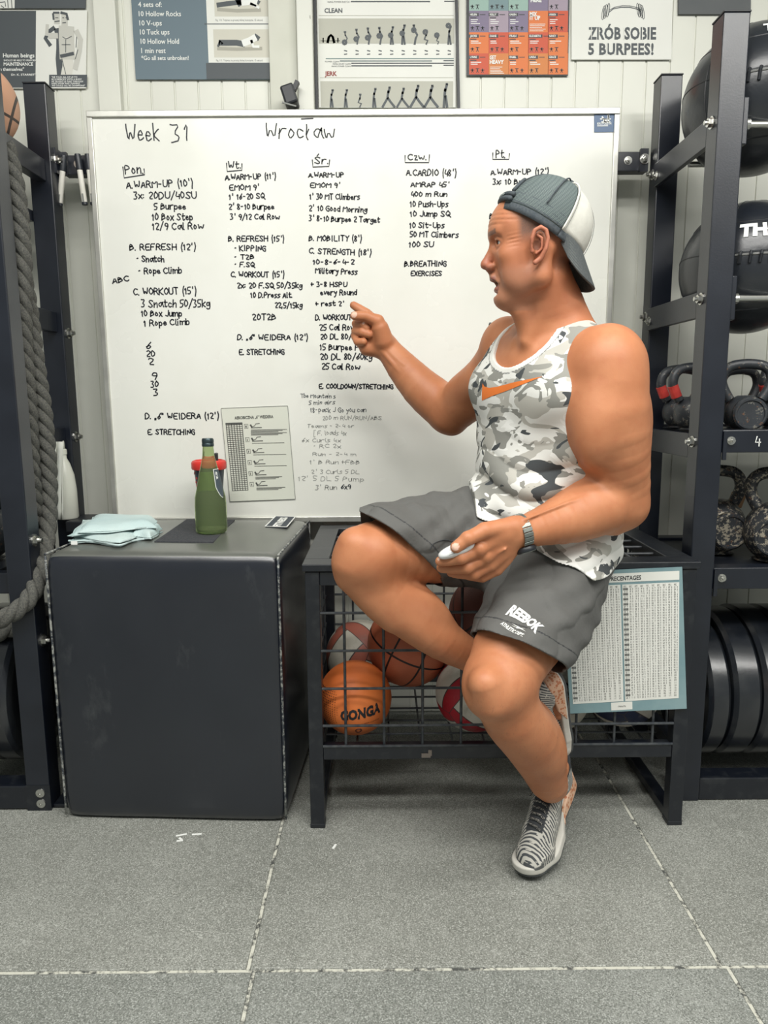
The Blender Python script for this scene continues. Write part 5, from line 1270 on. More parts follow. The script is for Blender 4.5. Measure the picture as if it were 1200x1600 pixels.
# nose
hc((.093, 0, .020), (.112, 0, -.015), .0085, .0095, .008); he((.114, 0, -.020), (.0105, .012, .0095), .006); hc((.104, 0, -.030), (.097, 0, -.038), .008, .009, .006)
for s_ in (-1, 1): he((.103, s_*.013, -.026), (.011, .0075, .008), .005)
for s_ in (-1, 1): he((.106, s_*.0075, -.036), (.006, .0035, .004), .003, 's')
# eyes: socket, lids
for s_ in (-1, 1):
    he((.094, s_*.031, .019), (.014, .019, .0115), .012, 's')
    B.chain([(h(.0905, s_*.017, .020), .0032), (h(.0925, s_*.026, .0265), .0036), (h(.0885, s_*.037, .0255), .0036), (h(.080, s_*.045, .018), .0034)], .004)
    B.chain([(h(.0905, s_*.017, .018), .003), (h(.0895, s_*.028, .0105), .0036), (h(.0855, s_*.038, .0115), .0036), (h(.079, s_*.045, .016), .003)], .004)
# mouth, open to speak
hc((.0985, .012, -.048), (.0985, -.012, -.048), .0060, .0065, .008); hc((.096, .014, -.053), (.086, .025, -.060), .0045, .003, .005); hc((.096, -.014, -.053), (.086, -.025, -.060), .0045, .003, .005)
he((.100, 0, -.0605), (.028, .022, .0088), .004, 's'); hc((.0895, .012, -.0735), (.0895, -.012, -.0735), .006, .006, .006); he((.092, 0, -.081), (.008, .018, .004), .008, 's')
# nasolabial and forehead creases
for s_ in (-1, 1): B.chain([(h(.094, s_*.021, -.032), .002), (h(.088, s_*.030, -.052), .002)], .006, 's')
def wrinkle(X, d):
    q_ = (X-H0.astype(np.float32))@HR.astype(np.float32)
    if q_[:, 2].max() < -.13 or np.abs(q_).min(0).max() > .14: return d
    f, l, u = q_[:, 0], q_[:, 1], q_[:, 2]
    mk_ = np.clip((u-.047)/.006, 0, 1)*np.clip((.084-u)/.006, 0, 1)*np.clip((f-.045)/.02, 0, 1)
    e = d+.0014*np.maximum(np.cos((u+.25*np.maximum(0, np.abs(l)-.03)-.3*np.abs(l)*0)*2*math.pi/.0092+.5*np.sin(l*90)), .2)*mk_
    crow = np.clip(1-np.hypot(f-.060, u-.016)/.022, 0, 1)*(np.abs(l) > .045)*(f < .074)
    return e+.0009*np.cos((u-.016)*2*math.pi/.0075+f*80)*crow
B.fn(wrinkle)
# ears
for s_ in (-1, 1):
    L_ = .079; EF = .015
    he((-.006+EF, s_*(L_-.004), .003), (.017, .006, .030), .008)
    pth = [(.009, -.012), (.010, .012), (.005, .027), (-.007, .033), (-.018, .026), (-.0215, .010), (-.017, -.010), (-.008, -.026), (.003, -.034)]
    B.chain([(h(a_+EF, s_*(L_+.003+(.008 if 0 < i_ < 7 else .003)), b_), .0042 if i_ < 7 else .0052) for i_, (a_, b_) in enumerate(pth)], .003)
    B.chain([(h(.000+EF, s_*(L_+.005), .020), .003), (h(-.010+EF, s_*(L_+.007), .012), .003), (h(-.009+EF, s_*(L_+.006), -.008), .003), (h(.001+EF, s_*(L_+.004), -.016), .003)], .003)
    he((.001+EF, s_*(L_+.008), .000), (.008, .008, .012), .003, 's')
# seat is flat on the lid; nothing sinks into the lid
def seat(X, d):
    e = np.maximum(np.maximum(CY0-.004-X[:, 1], X[:, 2]-(CH+.0015)), X[:, 2]*0-1)
    return np.maximum(d, -np.maximum(X[:, 2]*1.0-(CH+.0015), CY0-.004-X[:, 1])) if False else np.maximum(d, np.minimum(CH+.0015-X[:, 2], X[:, 1]-(CY0-.004)))
B.fn(seat)
def bodyf(X, lo, hi): return B.eval(X, lo, hi)
V, Q = polygonise(bodyf, .0021*VOX, (-.16, 1.24, .02), (.72, 2.2, 1.58))
V = relax(V, Q, 2)
# skin material
m = Mat('skin', (196, 132, 94), .5, spec=.4); m.set('Subsurface Weight', .06); m.set('Subsurface Radius', (.012, .005, .003)); m.set('Subsurface Scale', .6)
o_ = m.coord(); n1 = m.noise(9, 4, o_); n2 = m.noise(45, 4, o_); n3 = m.noise(420, 2, o_)
c = m.ramp(n1, [(.3, (176, 112, 76)), (.7, (196, 133, 95))]); c = m.mix((n2-.5).max(0)*1.2, c, (172, 100, 70))
c = m.mix(m.attr('red'), c, (168, 104, 84)); c = m.mix(m.attr('lip'), c, (158, 96, 84)); c = m.mix(m.attr('stubble')*(m.noise(600, 2)*.5+.35), c, (120, 104, 96)); c = m.mix(m.attr('hair')*(m.noise(500, 2)*.45+.45), c, (78, 74, 72)); c = m.mix(m.attr('nail'), c, (226, 188, 168)); c = m.mix(m.attr('inner'), c, (60, 26, 24)); c = m.mix(m.attr('leghair')*m.noise(240, 4, m.coord('Object', (1, 1, .3)), .8).gt(.60)*.28, c, (120, 84, 66))
m.set('Base Color', c); m.bump(n3*.5+m.noise(70, 4, o_), .22, .0012); SKIN = m.m
body = fast_mesh('body', V, Q, SKIN, man)
loc = (V-H0)@HR; hf, hl, hu = loc[:, 0], loc[:, 1], loc[:, 2]; inhead = (np.abs(hl) < .11) & (hu > -.14) & (hf > -.14) & (hf < .15) & (hu < .2)
sm = lambda x, a, b: np.clip((x-a)/(b-a), 0, 1)
hair = inhead*sm(.030-hf-np.maximum(0, (.0-hu))*.6+.024, 0, .012)*sm(hu, .006, .03)*(np.abs(hl) < .079)
hair = np.maximum(hair, inhead*sm(-.022-hf, 0, .015)*sm(hu, -.055, -.02)*.8*(np.abs(hl) < .082))
brow = inhead*(np.abs(hu-(.0395+.06*(np.abs(hl)-.03)*(np.abs(hl) < .03))) < .0045)*(hf > .07)*(np.abs(hl) > .010)*(np.abs(hl) < .046)
attr(body, 'hair', np.maximum(hair, brow*.9)); attr(body, 'stubble', inhead*sm(-.025-hu, 0, .02)*sm(hf, .0, .03)*.42*(hu > -.12))
lip = inhead*(np.abs(hl) < .024)*((np.abs(hu+.0515) < .0050)*(hf > .094)+(np.abs(hu+.0715) < .0055)*(hf > .086)); attr(body, 'lip', np.clip(lip, 0, 1)*.8)
attr(body, 'inner', inhead*((np.abs(hu+.0615) < .0065)*(np.abs(hl) < .018)*(hf < .097)*(hf > .07)+(np.linalg.norm((loc-np.array([.016, .083, .0]))/np.array([.010, .006, .011]), axis=1) < 1)*.6))
attr(body, 'red', np.clip(inhead*(sm(.020-np.abs(hf-.112), 0, .015)*sm(.03-np.abs(hu+.02), 0, .02)*.6+(np.abs(hl) > .081)*.5+.18), 0, 1))
nail = np.zeros(len(V))
for (x_, y_, Y_, rr) in ((711, 854.5, 1.389, 6.5), (553.5, 491.5, 2.037, 5.0), (686.5, 874, 1.424, 3.0), (568, 505, 2.052, 2.5)): nail = np.maximum(nail, np.linalg.norm((V-P(x_, y_, Y=Y_)), axis=1) < rr/ppm(P(x_, y_, Y=Y_)))
attr(body, 'nail', nail); attr(body, 'leghair', (V[:, 2] < .62)*sm(.60-V[:, 2], 0, .1)*.9)
for s_ in (-1, 1):
    eye = empty('eye', (0, 0, 0)); eye.parent = man; c_ = h(.0765, s_*.031, .0185); eye.location = Vector(c_)-wloc(man)
    m_ = MB().lathe([(1e-6, -.0125)]+[(.0125*math.sin(t_), -.0125*math.cos(t_)) for t_ in np.linspace(0, math.pi, 20)[1:-1]]+[(1e-6, .0125)], c_, HF, 24)
    e_ = m_.build('eyeball', Mat('eye_white', (224, 220, 212), .2).m, eye, smooth='all')
    d_ = unit(HF+HLt*.12*s_*0-HUp*.05); MB().lathe([(1e-6, .0127), (.0022, .0126)], c_, d_, 16).build('pupil', DARKPL, eye); MB().lathe([(.0022, .01255), (.0056, .0116)], c_, d_, 20).build('iris', Mat('iris_grey_blue', (92, 110, 116), .25).m, eye)
# ---- shorts and shirt volumes
SH = Field(); SH.ell(P(850, 832, Y=1.765), (.130, .176, .118), TR, .04)
kR = [q4(815, 836, 1.775, 84), q4(705, 842, 1.69, 74), q4(640, 846, 1.625, 66), q4(585, 852, 1.57, 63)]; kL = [q4(872, 856, 1.745, 86), q4(848, 940, 1.60, 86), q4(812, 1012, 1.475, 80), q4(795, 1050, 1.41, 78)]
SH.chain(kR, .03); SH.chain(kL, .03)
inR = Field().chain([(p_, r_-.0055) for p_, r_ in kR], .02); inL = Field().chain([(p_, r_-.0055) for p_, r_ in kL], .02)
# ---- tank top
G = Field(); add_ops(G, TORSO); add_ops(G, YOKE[:2])
def cutv(c, r, R=TR):
    c = np.array(c, np.float32); r = np.array(r, np.float32); R = np.array(R, np.float32)
    def f(X): q_ = (X-c)@R; k0 = np.sqrt(ssq(q_/r)); k1 = np.sqrt(ssq(q_/(r*r)))+1e-9; return k0*(k0-1)/k1
    return f
def capv(a, b, ra, rb):
    a = np.array(a, np.float32); b = np.array(b, np.float32); ab = b-a
    def f(X): pa = X-a; t_ = np.clip(pa@ab/float(ab@ab), 0, 1); return np.sqrt(ssq(pa-t_[:, None]*ab))-(ra+(rb-ra)*t_)
    return f
armL = cutv(T(.0, .222, .030), (.100, .095, .120)); armR = cutv(T(-.005, -.222, .055), (.100, .088, .118))
neckC = cutv(T(.075, .0, .155), (.105, .088, .098)); neckB = capv(P(866, 470, Y=1.645), P(868, 540, Y=1.665), .072, .060)
cuts = lambda X: np.minimum(np.minimum(armL(X), armR(X)), np.minimum(neckC(X), neckB(X)))
PL = P(850, 826, Y=1.765)
def folds(X):
    q_ = (X-T0.astype(np.float32))@TR.astype(np.float32); f, l, u = q_[:, 0], q_[:, 1], q_[:, 2]
    low = np.clip((-.06-u)/.14, 0, 1); w1 = 1.8*(1-1.8*np.abs(np.sin(.5*(u*105+f*22+np.sin(l*24)*1.5+l*14)))**.8); w2 = np.sin((u+l*.5)*62+2); w3 = np.sin((u*.6-l)*46+f*30)
    return low*(.0028*w1+.0022*w2)+(1-low)*.0012*w3
def tankf(X, lo, hi):
    d = G.eval(X, lo, hi, .03); u = (X-T0.astype(np.float32))[:, 2]
    off = .0075+np.clip((-.16-u)/.15, 0, 1)*.012
    d = d-off+folds(X)
    hem = np.maximum(.843-(X[:, 0]-.20)*.53+.004*np.sin(X[:, 0]*60+X[:, 1]*30), CH+.003)
    if lo[2] < .92:      # the shirt tail drapes over the shorts
        h_ = SH.eval(X, lo, hi, .03)-.0125+.004*np.sin(X[:, 0]*55+X[:, 2]*40)+folds(X)*.6; h_ = np.maximum(h_, .212-X[:, 0])
        k_ = np.maximum(.02-np.abs(d-h_), 0)/.02; d = np.minimum(d, h_)-k_*k_*.005
        d = np.maximum(d, np.minimum(CH+.0012-X[:, 2], X[:, 1]-(CY0-.003)))
    c_ = cuts(X); d = np.maximum(d, -c_)
    return np.maximum(d, hem-X[:, 2]).astype(np.float32)
V, Q = polygonise(tankf, .0026*VOX, (.16, 1.42, .66), (.62, 1.95, 1.36)); V = relax(V, Q, 1)
m = Mat('camouflage_jersey', (220, 220, 214), .85, spec=.25); st = m.coord('Object', (1, 1, 1.7)); 
a1 = m.noise(10.5, 2, st, .45, 1.4); mp = m.nt.nodes.new('ShaderNodeMapping'); mp.inputs['Location'].default_value = (3.1, 7.7, 1.3); m.nt.links.new(st.k, mp.inputs[0]); s2 = S(m.nt, mp.outputs[0]); mp2 = m.nt.nodes.new('ShaderNodeMapping'); mp2.inputs['Location'].default_value = (9.1, 2.7, 5.3); m.nt.links.new(st.k, mp2.inputs[0]); s3 = S(m.nt, mp2.outputs[0])
a2 = m.noise(11.5, 2, s2, .45, 1.4); a3 = m.noise(13, 2, s3, .4, 1.2)
c = m.mix(a1.gt(.52), (226, 226, 221), (184, 182, 174)); c = m.mix(a2.gt(.56), c, (142, 142, 136)); c = m.mix(a3.gt(.635), c, (74, 78, 80)); c = m.mix(a1.lt(.33), c, (236, 236, 232))
c = m.mix(m.attr('trim'), c, (228, 228, 222)); c = m.mix(m.attr('seam'), c, (120, 122, 120)); m.set('Base Color', c); m.bump(m.noise(420, 2), .25, .0008)
tank = fast_mesh('tank_top', V, Q, m.m, man)
cv = cuts(V.astype(np.float32)); attr(tank, 'trim', (cv < .0125)*1.0); attr(tank, 'seam', (np.abs(cv-.0132) < .0009)*1.0)
# ---- shorts surface
# hem planes through three photo marks each
def plane3(a, b, c, side):
    n_ = np.cross(b-a, c-a); n_ /= np.linalg.norm(n_); n_ *= np.sign(n_@(side-a)); return a, n_
hR = plane3(P(583, 818, Y=1.56), P(684, 893, Y=1.56), P(640, 840, Y=1.48), np.array([-.4, 1.5, .76]))
hL = plane3(P(737, 985, Y=1.46), P(848, 1040, Y=1.50), P(800, 1000, Y=1.38), np.array([.2, 1.2, .2]))
def shortsf(X, lo, hi):
    d = SH.eval(X, lo, hi, .03)
    f1 = np.sin(X@np.array([70, 18, 60], np.float32)+1.5*np.sin(X[:, 2]*22)); f2 = 1-1.7*np.abs(np.sin(.5*(X@np.array([34, -58, 52], np.float32)+1+1.2*np.sin(X[:, 0]*15+X[:, 2]*9))))**.8; f3 = np.sin(X@np.array([-60, 30, 82], np.float32)+2*np.sin(X[:, 0]*18))
    d = d+.0024*f1+.0042*f2+.0020*f3
    pR = (X-hR[0].astype(np.float32))@hR[1].astype(np.float32); pL = (X-hL[0].astype(np.float32))@hL[1].astype(np.float32)
    iR = inR.eval(X, lo, hi, .03); iL = inL.eval(X, lo, hi, .03)
    # open trouser legs: hollow towards the hem
    wv_ = .0024*f1+.0042*f2+.0020*f3
    d = np.maximum(d, -np.maximum(np.maximum(iR+wv_, -(pR+.055)), iR-iL))
    d = np.maximum(d, -np.maximum(np.maximum(iL+wv_, -(pL+.055)), iL-iR))
    d = np.maximum(d, np.where(iR < iL, pR, pL))
    d = np.maximum(d, np.minimum(CH+.0012-X[:, 2], X[:, 1]-(CY0-.003)))
    return np.maximum(d, X[:, 2]-.90).astype(np.float32)
V, Q = polygonise(shortsf, .0025*VOX, (-.05, 1.28, .50), (.62, 1.96, .92)); V = relax(V, Q, 1)
m = Mat('charcoal_shorts', (92, 92, 90), .72, spec=.3); m.set('Base Color', m.ramp(m.noise(160, 3), [(.3, (86, 87, 86)), (.7, (100, 100, 97))])); m.bump(m.noise(30, 5, None, .6), .35, .006); SHM = m
c = m.mix(m.attr('hemline'), (92, 92, 90), (48, 50, 52)); m.set('Base Color', c)
shorts = fast_mesh('shorts', V, Q, m.m, man)
Vf = V.astype(np.float32); pR = (Vf-hR[0].astype(np.float32))@hR[1].astype(np.float32); pL = (Vf-hL[0].astype(np.float32))@hL[1].astype(np.float32)
isR = inR.eval(Vf) < inL.eval(Vf); hl_ = np.where(isR, np.abs(pR+.030) < .0012, np.abs(pL+.034) < .0012)*((pR > -.05)*isR+(pL > -.05)*(~isR)); attr(shorts, 'hemline', np.clip(hl_, 0, 1))
def bvh_of(o):
    me = o.data; n_ = len(me.vertices); co_ = np.empty(n_*3, np.float32); me.vertices.foreach_get('co', co_); co_ = co_.reshape(-1, 3)+np.array(wloc(o))
    q_ = np.empty(len(me.loops), np.int32); me.loops.foreach_get('vertex_index', q_); return BVHTree.FromPolygons(co_.tolist(), q_.reshape(-1, 4).tolist())
def decal(name, parts2d, o, mat, to_start, dr, lift=.0012, label=None):
    """lay flat print (2-D verts/faces) onto a garment by projecting along dr"""
    bv = bvh_of(o); mb = MB(); dr = Vector(unit(dr))
    bm = bmesh.new()
    for V2, F2 in parts2d:
        vs = [bm.verts.new((a_, b_, 0)) for a_, b_ in V2]
        for f_ in F2:
            try: bm.faces.new([vs[i_] for i_ in f_])
            except ValueError: pass
    bmesh.ops.triangulate(bm, faces=bm.faces[:])
    for _ in range(6):
        es = [e_ for e_ in bm.edges if e_.calc_length() > .006]
        if not es: break
        bmesh.ops.subdivide_edges(bm, edges=es, cuts=1); bmesh.ops.triangulate(bm, faces=bm.faces[:])
    bm.verts.index_update(); ok = {}
    for v_ in bm.verts:
        s0 = to_start(v_.co.x, v_.co.y); hit = bv.ray_cast(Vector(s0), dr)
        ok[v_.index] = (hit[0]-dr*lift) if hit[0] is not None else None
    Vv = []; mp_ = {}
    for i_, p_ in ok.items():
        if p_ is not None: mp_[i_] = len(Vv); Vv.append(tuple(p_))
    Ff = [tuple(mp_[v_.index] for v_ in f_.verts) for f_ in bm.faces if all(v_.index in mp_ for v_ in f_.verts)]
    bm.free()
    ob_ = mesh_obj(name, Vv, Ff, mat, man, smooth=False)
    return ob_
# orange swoosh, given by its outline in photo marks
OUT = [(747.5, 622), (750, 606), (757, 600), (763, 606), (775, 604), (792, 599), (815, 592.5), (846, 588.5), (815, 599), (790, 608), (768, 616.5)]
OUT = [(747, 626), (749, 613), (754, 599), (757, 604), (764, 606), (776, 604.5), (800, 598), (848, 588), (818, 600), (792, 610.5), (768, 619)]
DY = 1.35
def px_start(X_, Z_): return np.array([X_, DY, Z_])
def px2(x_, y_, Yt):     # mark on garment at about Yt, moved straight out towards the room along Y
    p_ = P(x_, y_, Y=Yt); return (p_[0], p_[2])
bvT = bvh_of(tank)
def surf_pt(bv, x_, y_):
    p0 = Vector(CO); d_ = (Vector(P(x_, y_, Y=1.7))-p0).normalized(); hh_ = bv.ray_cast(p0, d_); return np.array(hh_[0]) if hh_[0] is not None else P(x_, y_, Y=1.7)
dT = -unit(TF*.9+TL*.43)
def frame_from(bv, o_, a_, b_, dr):
    """in-plane frame on a garment from an origin mark, a right mark and an up mark"""
    p0, pa, pb = surf_pt(bv, *o_), surf_pt(bv, *a_), surf_pt(bv, *b_); return p0, pa, pb
n_out = unit(TF*.75+TL*.66)
cen = surf_pt(bvT, 790, 605); du = unit(np.cross(TU, n_out)); 
def toplane(x_, y_):
    p_ = surf_pt(bvT, x_, y_) if x_ > 752 else surf_pt(bvT, 753, y_); r_ = p_-cen; return np.array([r_@du, r_[2]])
V2 = [toplane(*a_) for a_ in OUT]
sg = -1 if (V2[-1][0] > V2[0][0]) != (OUT[-1][0] > OUT[0][0]) else 1
decal('swoosh', [(V2, [tuple(range(len(V2)))])], tank, Mat('orange_print', (232, 124, 52), .6).m, lambda a_, b_: cen+n_out*.15+du*a_+TU*b_, -n_out)
# shorts lettering
bvS = bvh_of(shorts); o0, oR, oU = surf_pt(bvS, 789, 961), surf_pt(bvS, 838, 990), surf_pt(bvS, 792, 943)
uu_ = oR-o0; Ls = np.linalg.norm(uu_); uu_ /= Ls; nn_ = unit(np.cross(uu_, oU-o0)); nn_ = nn_*np.sign(nn_@(CO-o0)); vv_ = unit(np.cross(nn_, uu_)); vv_ = vv_*np.sign(vv_@(oU-o0)); Hs = abs((oU-o0)@vv_)
V, F = type_mesh('REEBOK', .05); V = V-V.min(0); W_ = V[:, 0].max(); V = V/np.array([W_, .72])
Vd = []
for x_, y_ in V:   # arched block: letters taller at both ends, base bowed
    top = 1.0+.10*math.sin(x_*math.pi); bot = -.02+.30*math.sin(x_*math.pi)-.12*x_
    Vd.append((x_*Ls, (bot+(top-bot)*y_)*Hs))
parts = [(Vd, F)]
V, F = type_mesh('ATHLETIC DEPT.', .03); V = V-V.min(0); W_ = V[:, 0].max(); parts.append(([(.10*Ls+x_/W_*Ls*.72, -.98*Hs+y_/.72*Hs*.36-.06*Hs*x_/W_) for x_, y_ in V], F))
lg = []
for pts in ([(.30, -.30), (.52, -.22), (.78, -.38), (.60, -.36), (.44, -.30)], [(.34, -.44), (.48, -.36), (.70, -.16), (.62, -.30), (.50, -.44), (.46, -.40), (.40, -.44)]): lg.append(([(a_*Ls, b_*Hs*1.05) for a_, b_ in pts], [tuple(range(len(pts)))]))
parts += lg
decal('shorts_lettering', parts, shorts, WHITEP, lambda a_, b_: o0+nn_*.08+uu_*a_+vv_*b_, -nn_)
# ---- cap, worn backwards
CU = unit((.53, 0, .85)); CB = unit((.85, 0, -.53)); CL = HLt.copy(); CL = unit(CL-CU*(CL@CU)-CB*(CL@CB)*0); CC = P(846, 361, Y=1.60)
cap = empty('cap', (0, 0, 0), None); cap.parent = man; cap.location = Vector(CC)-wloc(man)
def cpt(phi, t, lift=0):
    """crown surface: phi from the peak direction, t 0 rim .. 1 button"""
    a_ = t*math.pi/2; r = max(math.cos(a_), 0)**.86; z_ = .108*math.sin(a_)**.94 if a_ > 0 else .108*a_
    ra, rb = (.101, .087); back = 1+.03*math.cos(phi)*math.sin(2*a_)
    return CC+CB*(ra+lift)*r*math.cos(phi)*back+CL*(rb+lift)*r*math.sin(phi)+CU*(z_+lift*math.sin(a_))
def cap_piece(name, p0, p1, t0, t1, mat, npz=40, nt=18, skip=None, th=.0022, par=cap):
    V = []; F = []
    for i in range(npz+1):
        for j in range(nt+1): V.append(cpt(p0+(p1-p0)*i/npz, t0+(t1-t0)*j/nt))
    for i in range(npz):
        for j in range(nt):
            if skip and skip(p0+(p1-p0)*(i+.5)/npz, t0+(t1-t0)*(j+.5)/nt): continue
            F.append((i*(nt+1)+j, (i+1)*(nt+1)+j, (i+1)*(nt+1)+j+1, i*(nt+1)+j+1))
    o = mesh_obj(name, V, F, mat, par, smooth=True); md = o.modifiers.new('s', 'SOLIDIFY'); md.thickness = th; md.offset = 1; return o
WP = math.radians(70)
m = Mat('cap_net', (98, 110, 108), .75); q = m.xyz(); ln = ((q[0]*.75+q[2]*1.0)*300).fr(); ln2 = ((q[0]*.6-q[2]*.9+q[1]*.3)*150).fr()
m.set('Base Color', m.mix(ln.gt(.55), m.mix(ln2.gt(.6), (112, 124, 120), (96, 108, 106)), (58, 68, 74))); m.bump(ln, .4, .001); NET = m.m
DEN = noisy('cap_dark_cotton', (62, 70, 76), (78, 84, 88), 200, .85, bump=.3)
BRM = noisy('cap_peak_cotton', (72, 78, 80), (88, 92, 92), 260, .8, bump=.3); CWH = noisy('cap_white_cotton', (206, 205, 196), (214, 213, 204), 60, .85, bump=.2)
hole = lambda p_, t_: abs(abs(p_)-math.pi) < .42*(1-((t_-.13)/.26)**2 if .13 < t_ < .39 else 0)**.5 if .13 < t_ < .39 else False
cap_piece('net_panel', WP, 2*math.pi-WP, .0, 1.0, NET, 80, 26, lambda p_, t_: hole((p_ if p_ < math.pi else p_-2*math.pi), t_))
cap_piece('front_panel', -WP, WP, .0, 1.0, CWH, 36, 20, None, .0026)
cap_piece('sweatband', WP, 2*math.pi-WP, -.09, .13, DEN, 70, 4, None, .0030)
cap_piece('sweatband', -WP, WP, -.09, .0, DEN, 36, 3, None, .0022)
for a_ in (WP, -WP): MB().tube([cpt(a_, t_, .003) for t_ in np.linspace(0, .98, 24)], .0020, 8).build('seam', CWH, cap, smooth='all')
for a_ in (WP-.05, 0): MB().tube([cpt(a_, t_, .0028) for t_ in np.linspace(0, .98, 24)], .0006, 6).build('stitching', GREYP, cap)
for a_ in (1.75, -1.75, math.pi): MB().tube([cpt(a_, t_, .0034) for t_ in np.linspace(.42 if a_ > 3 else .13, .98, 24)], .0016, 8).build('seam', DEN, cap, smooth='all')
MB().lathe([(1e-6, .009), (.004, .0085), (.0075, .005), (.0085, 0), (.007, -.002)], CC+CU*.1085, CU, 20).build('button', DEN, cap, smooth='all')
V = []; F = []
for k in range(9):
    a_ = math.pi-.26+.065*k
    MB().box((-.0045, -.0028, -.0045), (.0045, .0028, .0045), R=np.array([unit(np.cross(CU, CB*math.cos(a_)+CL*math.sin(a_))), unit(CB*math.cos(a_)+CL*math.sin(a_)), CU]).T, c=(0, 0, 0), bev=.001).V
st_ = MB()
for t_ in (.02, .075): st_.tube([cpt(a_, t_, .006) for a_ in np.linspace(math.pi-.62, math.pi+.62, 16)], .0052, 8)
st_.build('snap_strap', DEN, cap, smooth='all')
for k in range(5):
    a_ = math.pi-.30+.14*k; p_ = cpt(a_, .05, .0105); MB().lathe([(1e-6, .0025), (.0028, .0018), (.0034, 0)], p_, CB*math.cos(a_)+CL*math.sin(a_), 12).build('snap', noisy('snap_grey', (112, 120, 118), (120, 128, 126), 9, .5), cap)
arch = MB().tube([cpt(math.pi+.42*math.cos(x_), .13+.26*math.sin(x_), .003) for x_ in np.linspace(0, math.pi, 22)], .0036, 8); arch.build('arch_binding', DEN, cap, smooth='all')
# peak
def brim(phi, s_, lift=0):
    rad = CB*math.cos(phi)+CL*math.sin(phi); b0 = CC+CB*.1005*math.cos(phi)+CL*.0865*math.sin(phi)+CU*.001
    L = .076*max(0, 1-(abs(phi)/1.08)**3.2)**.5
    d_ = unit(CB*.62+rad*.30-CU*.66); drop = -.024*math.sin(phi)**2*s_
    nrm = unit(np.cross(np.cross(d_, CL), d_)); nrm = nrm*np.sign(nrm@CU)
    return b0+d_*L*s_+CU*drop-CL*math.sin(phi)*.012*s_+nrm*lift
V = []; F = []; npx, nsx = 40, 12
for i in range(npx+1):
    for j in range(nsx+1): V.append(brim(-1.08+2.16*i/npx, j/nsx))
for i in range(npx):
    for j in range(nsx): F.append((i*(nsx+1)+j, (i+1)*(nsx+1)+j, (i+1)*(nsx+1)+j+1, i*(nsx+1)+j+1))
o = mesh_obj('peak', V, F, BRM, cap, smooth=True); md = o.modifiers.new('s', 'SOLIDIFY'); md.thickness = .0045; md.offset = 0; md = o.modifiers.new('b', 'BEVEL'); md.width = .0015; md.segments = 2
pk = o
for s_ in (.22, .34, .46, .58, .70, .82, .93): MB().tube([brim(p_, s_, .0024) for p_ in np.linspace(-1.0, 1.0, 30)], .00055, 5).build('stitching', Mat('grey_thread', (122, 126, 124), .8).m if s_ < .25 else bpy.data.materials['grey_thread'], pk)
# ---- shoes (built flat in their own frame, then posed)
m = Mat('knit_upper', (190, 188, 180), .85); q = m.xyz(); w_ = m.noise(26, 2); f_ = ((q[0]*1.0+q[2]*.55+w_*.008)*150).fr(); br = m.noise(120, 2, m.coord('Object', (1, .25, 1)))
c = m.mix(f_.gt(.52)*br.gt(.40), (186, 184, 176), (70, 73, 76)); c = m.mix(m.attr('collar'), c, (54, 57, 60)); c = m.mix(m.attr('toecap'), c, (96, 98, 98)); m.set('Base Color', c); m.bump(f_, .25, .0008); KNIT = m.m
MID = noisy('midsole_foam', (196, 193, 184), (206, 204, 196), 30, .6); OUTS = noisy('outsole_rubber', (64, 68, 70), (84, 86, 86), 60, .7)
m = Mat('heel_clip', (196, 136, 98), .5); v_ = m.voro(120, None, 'Distance'); m.set('Base Color', m.mix(v_.gt(.42), (188, 120, 84), (214, 176, 148))); CLIP = m.m
GUS = noisy('tongue_fabric', (50, 53, 56), (62, 64, 66), 200, .85, bump=.3)
m = Mat('speckled_lace', (60, 60, 62), .85); m.set('Base Color', m.mix(m.noise(520, 2).gt(.56), (46, 48, 50), (176, 172, 162))); LACE = m.m
LO2 = [(0, .030), (.06, .031), (.12, .030), (.175, .039), (.215, .043), (.248, .036)]; CY = [0, .0, .003, .004, .001, -.006]
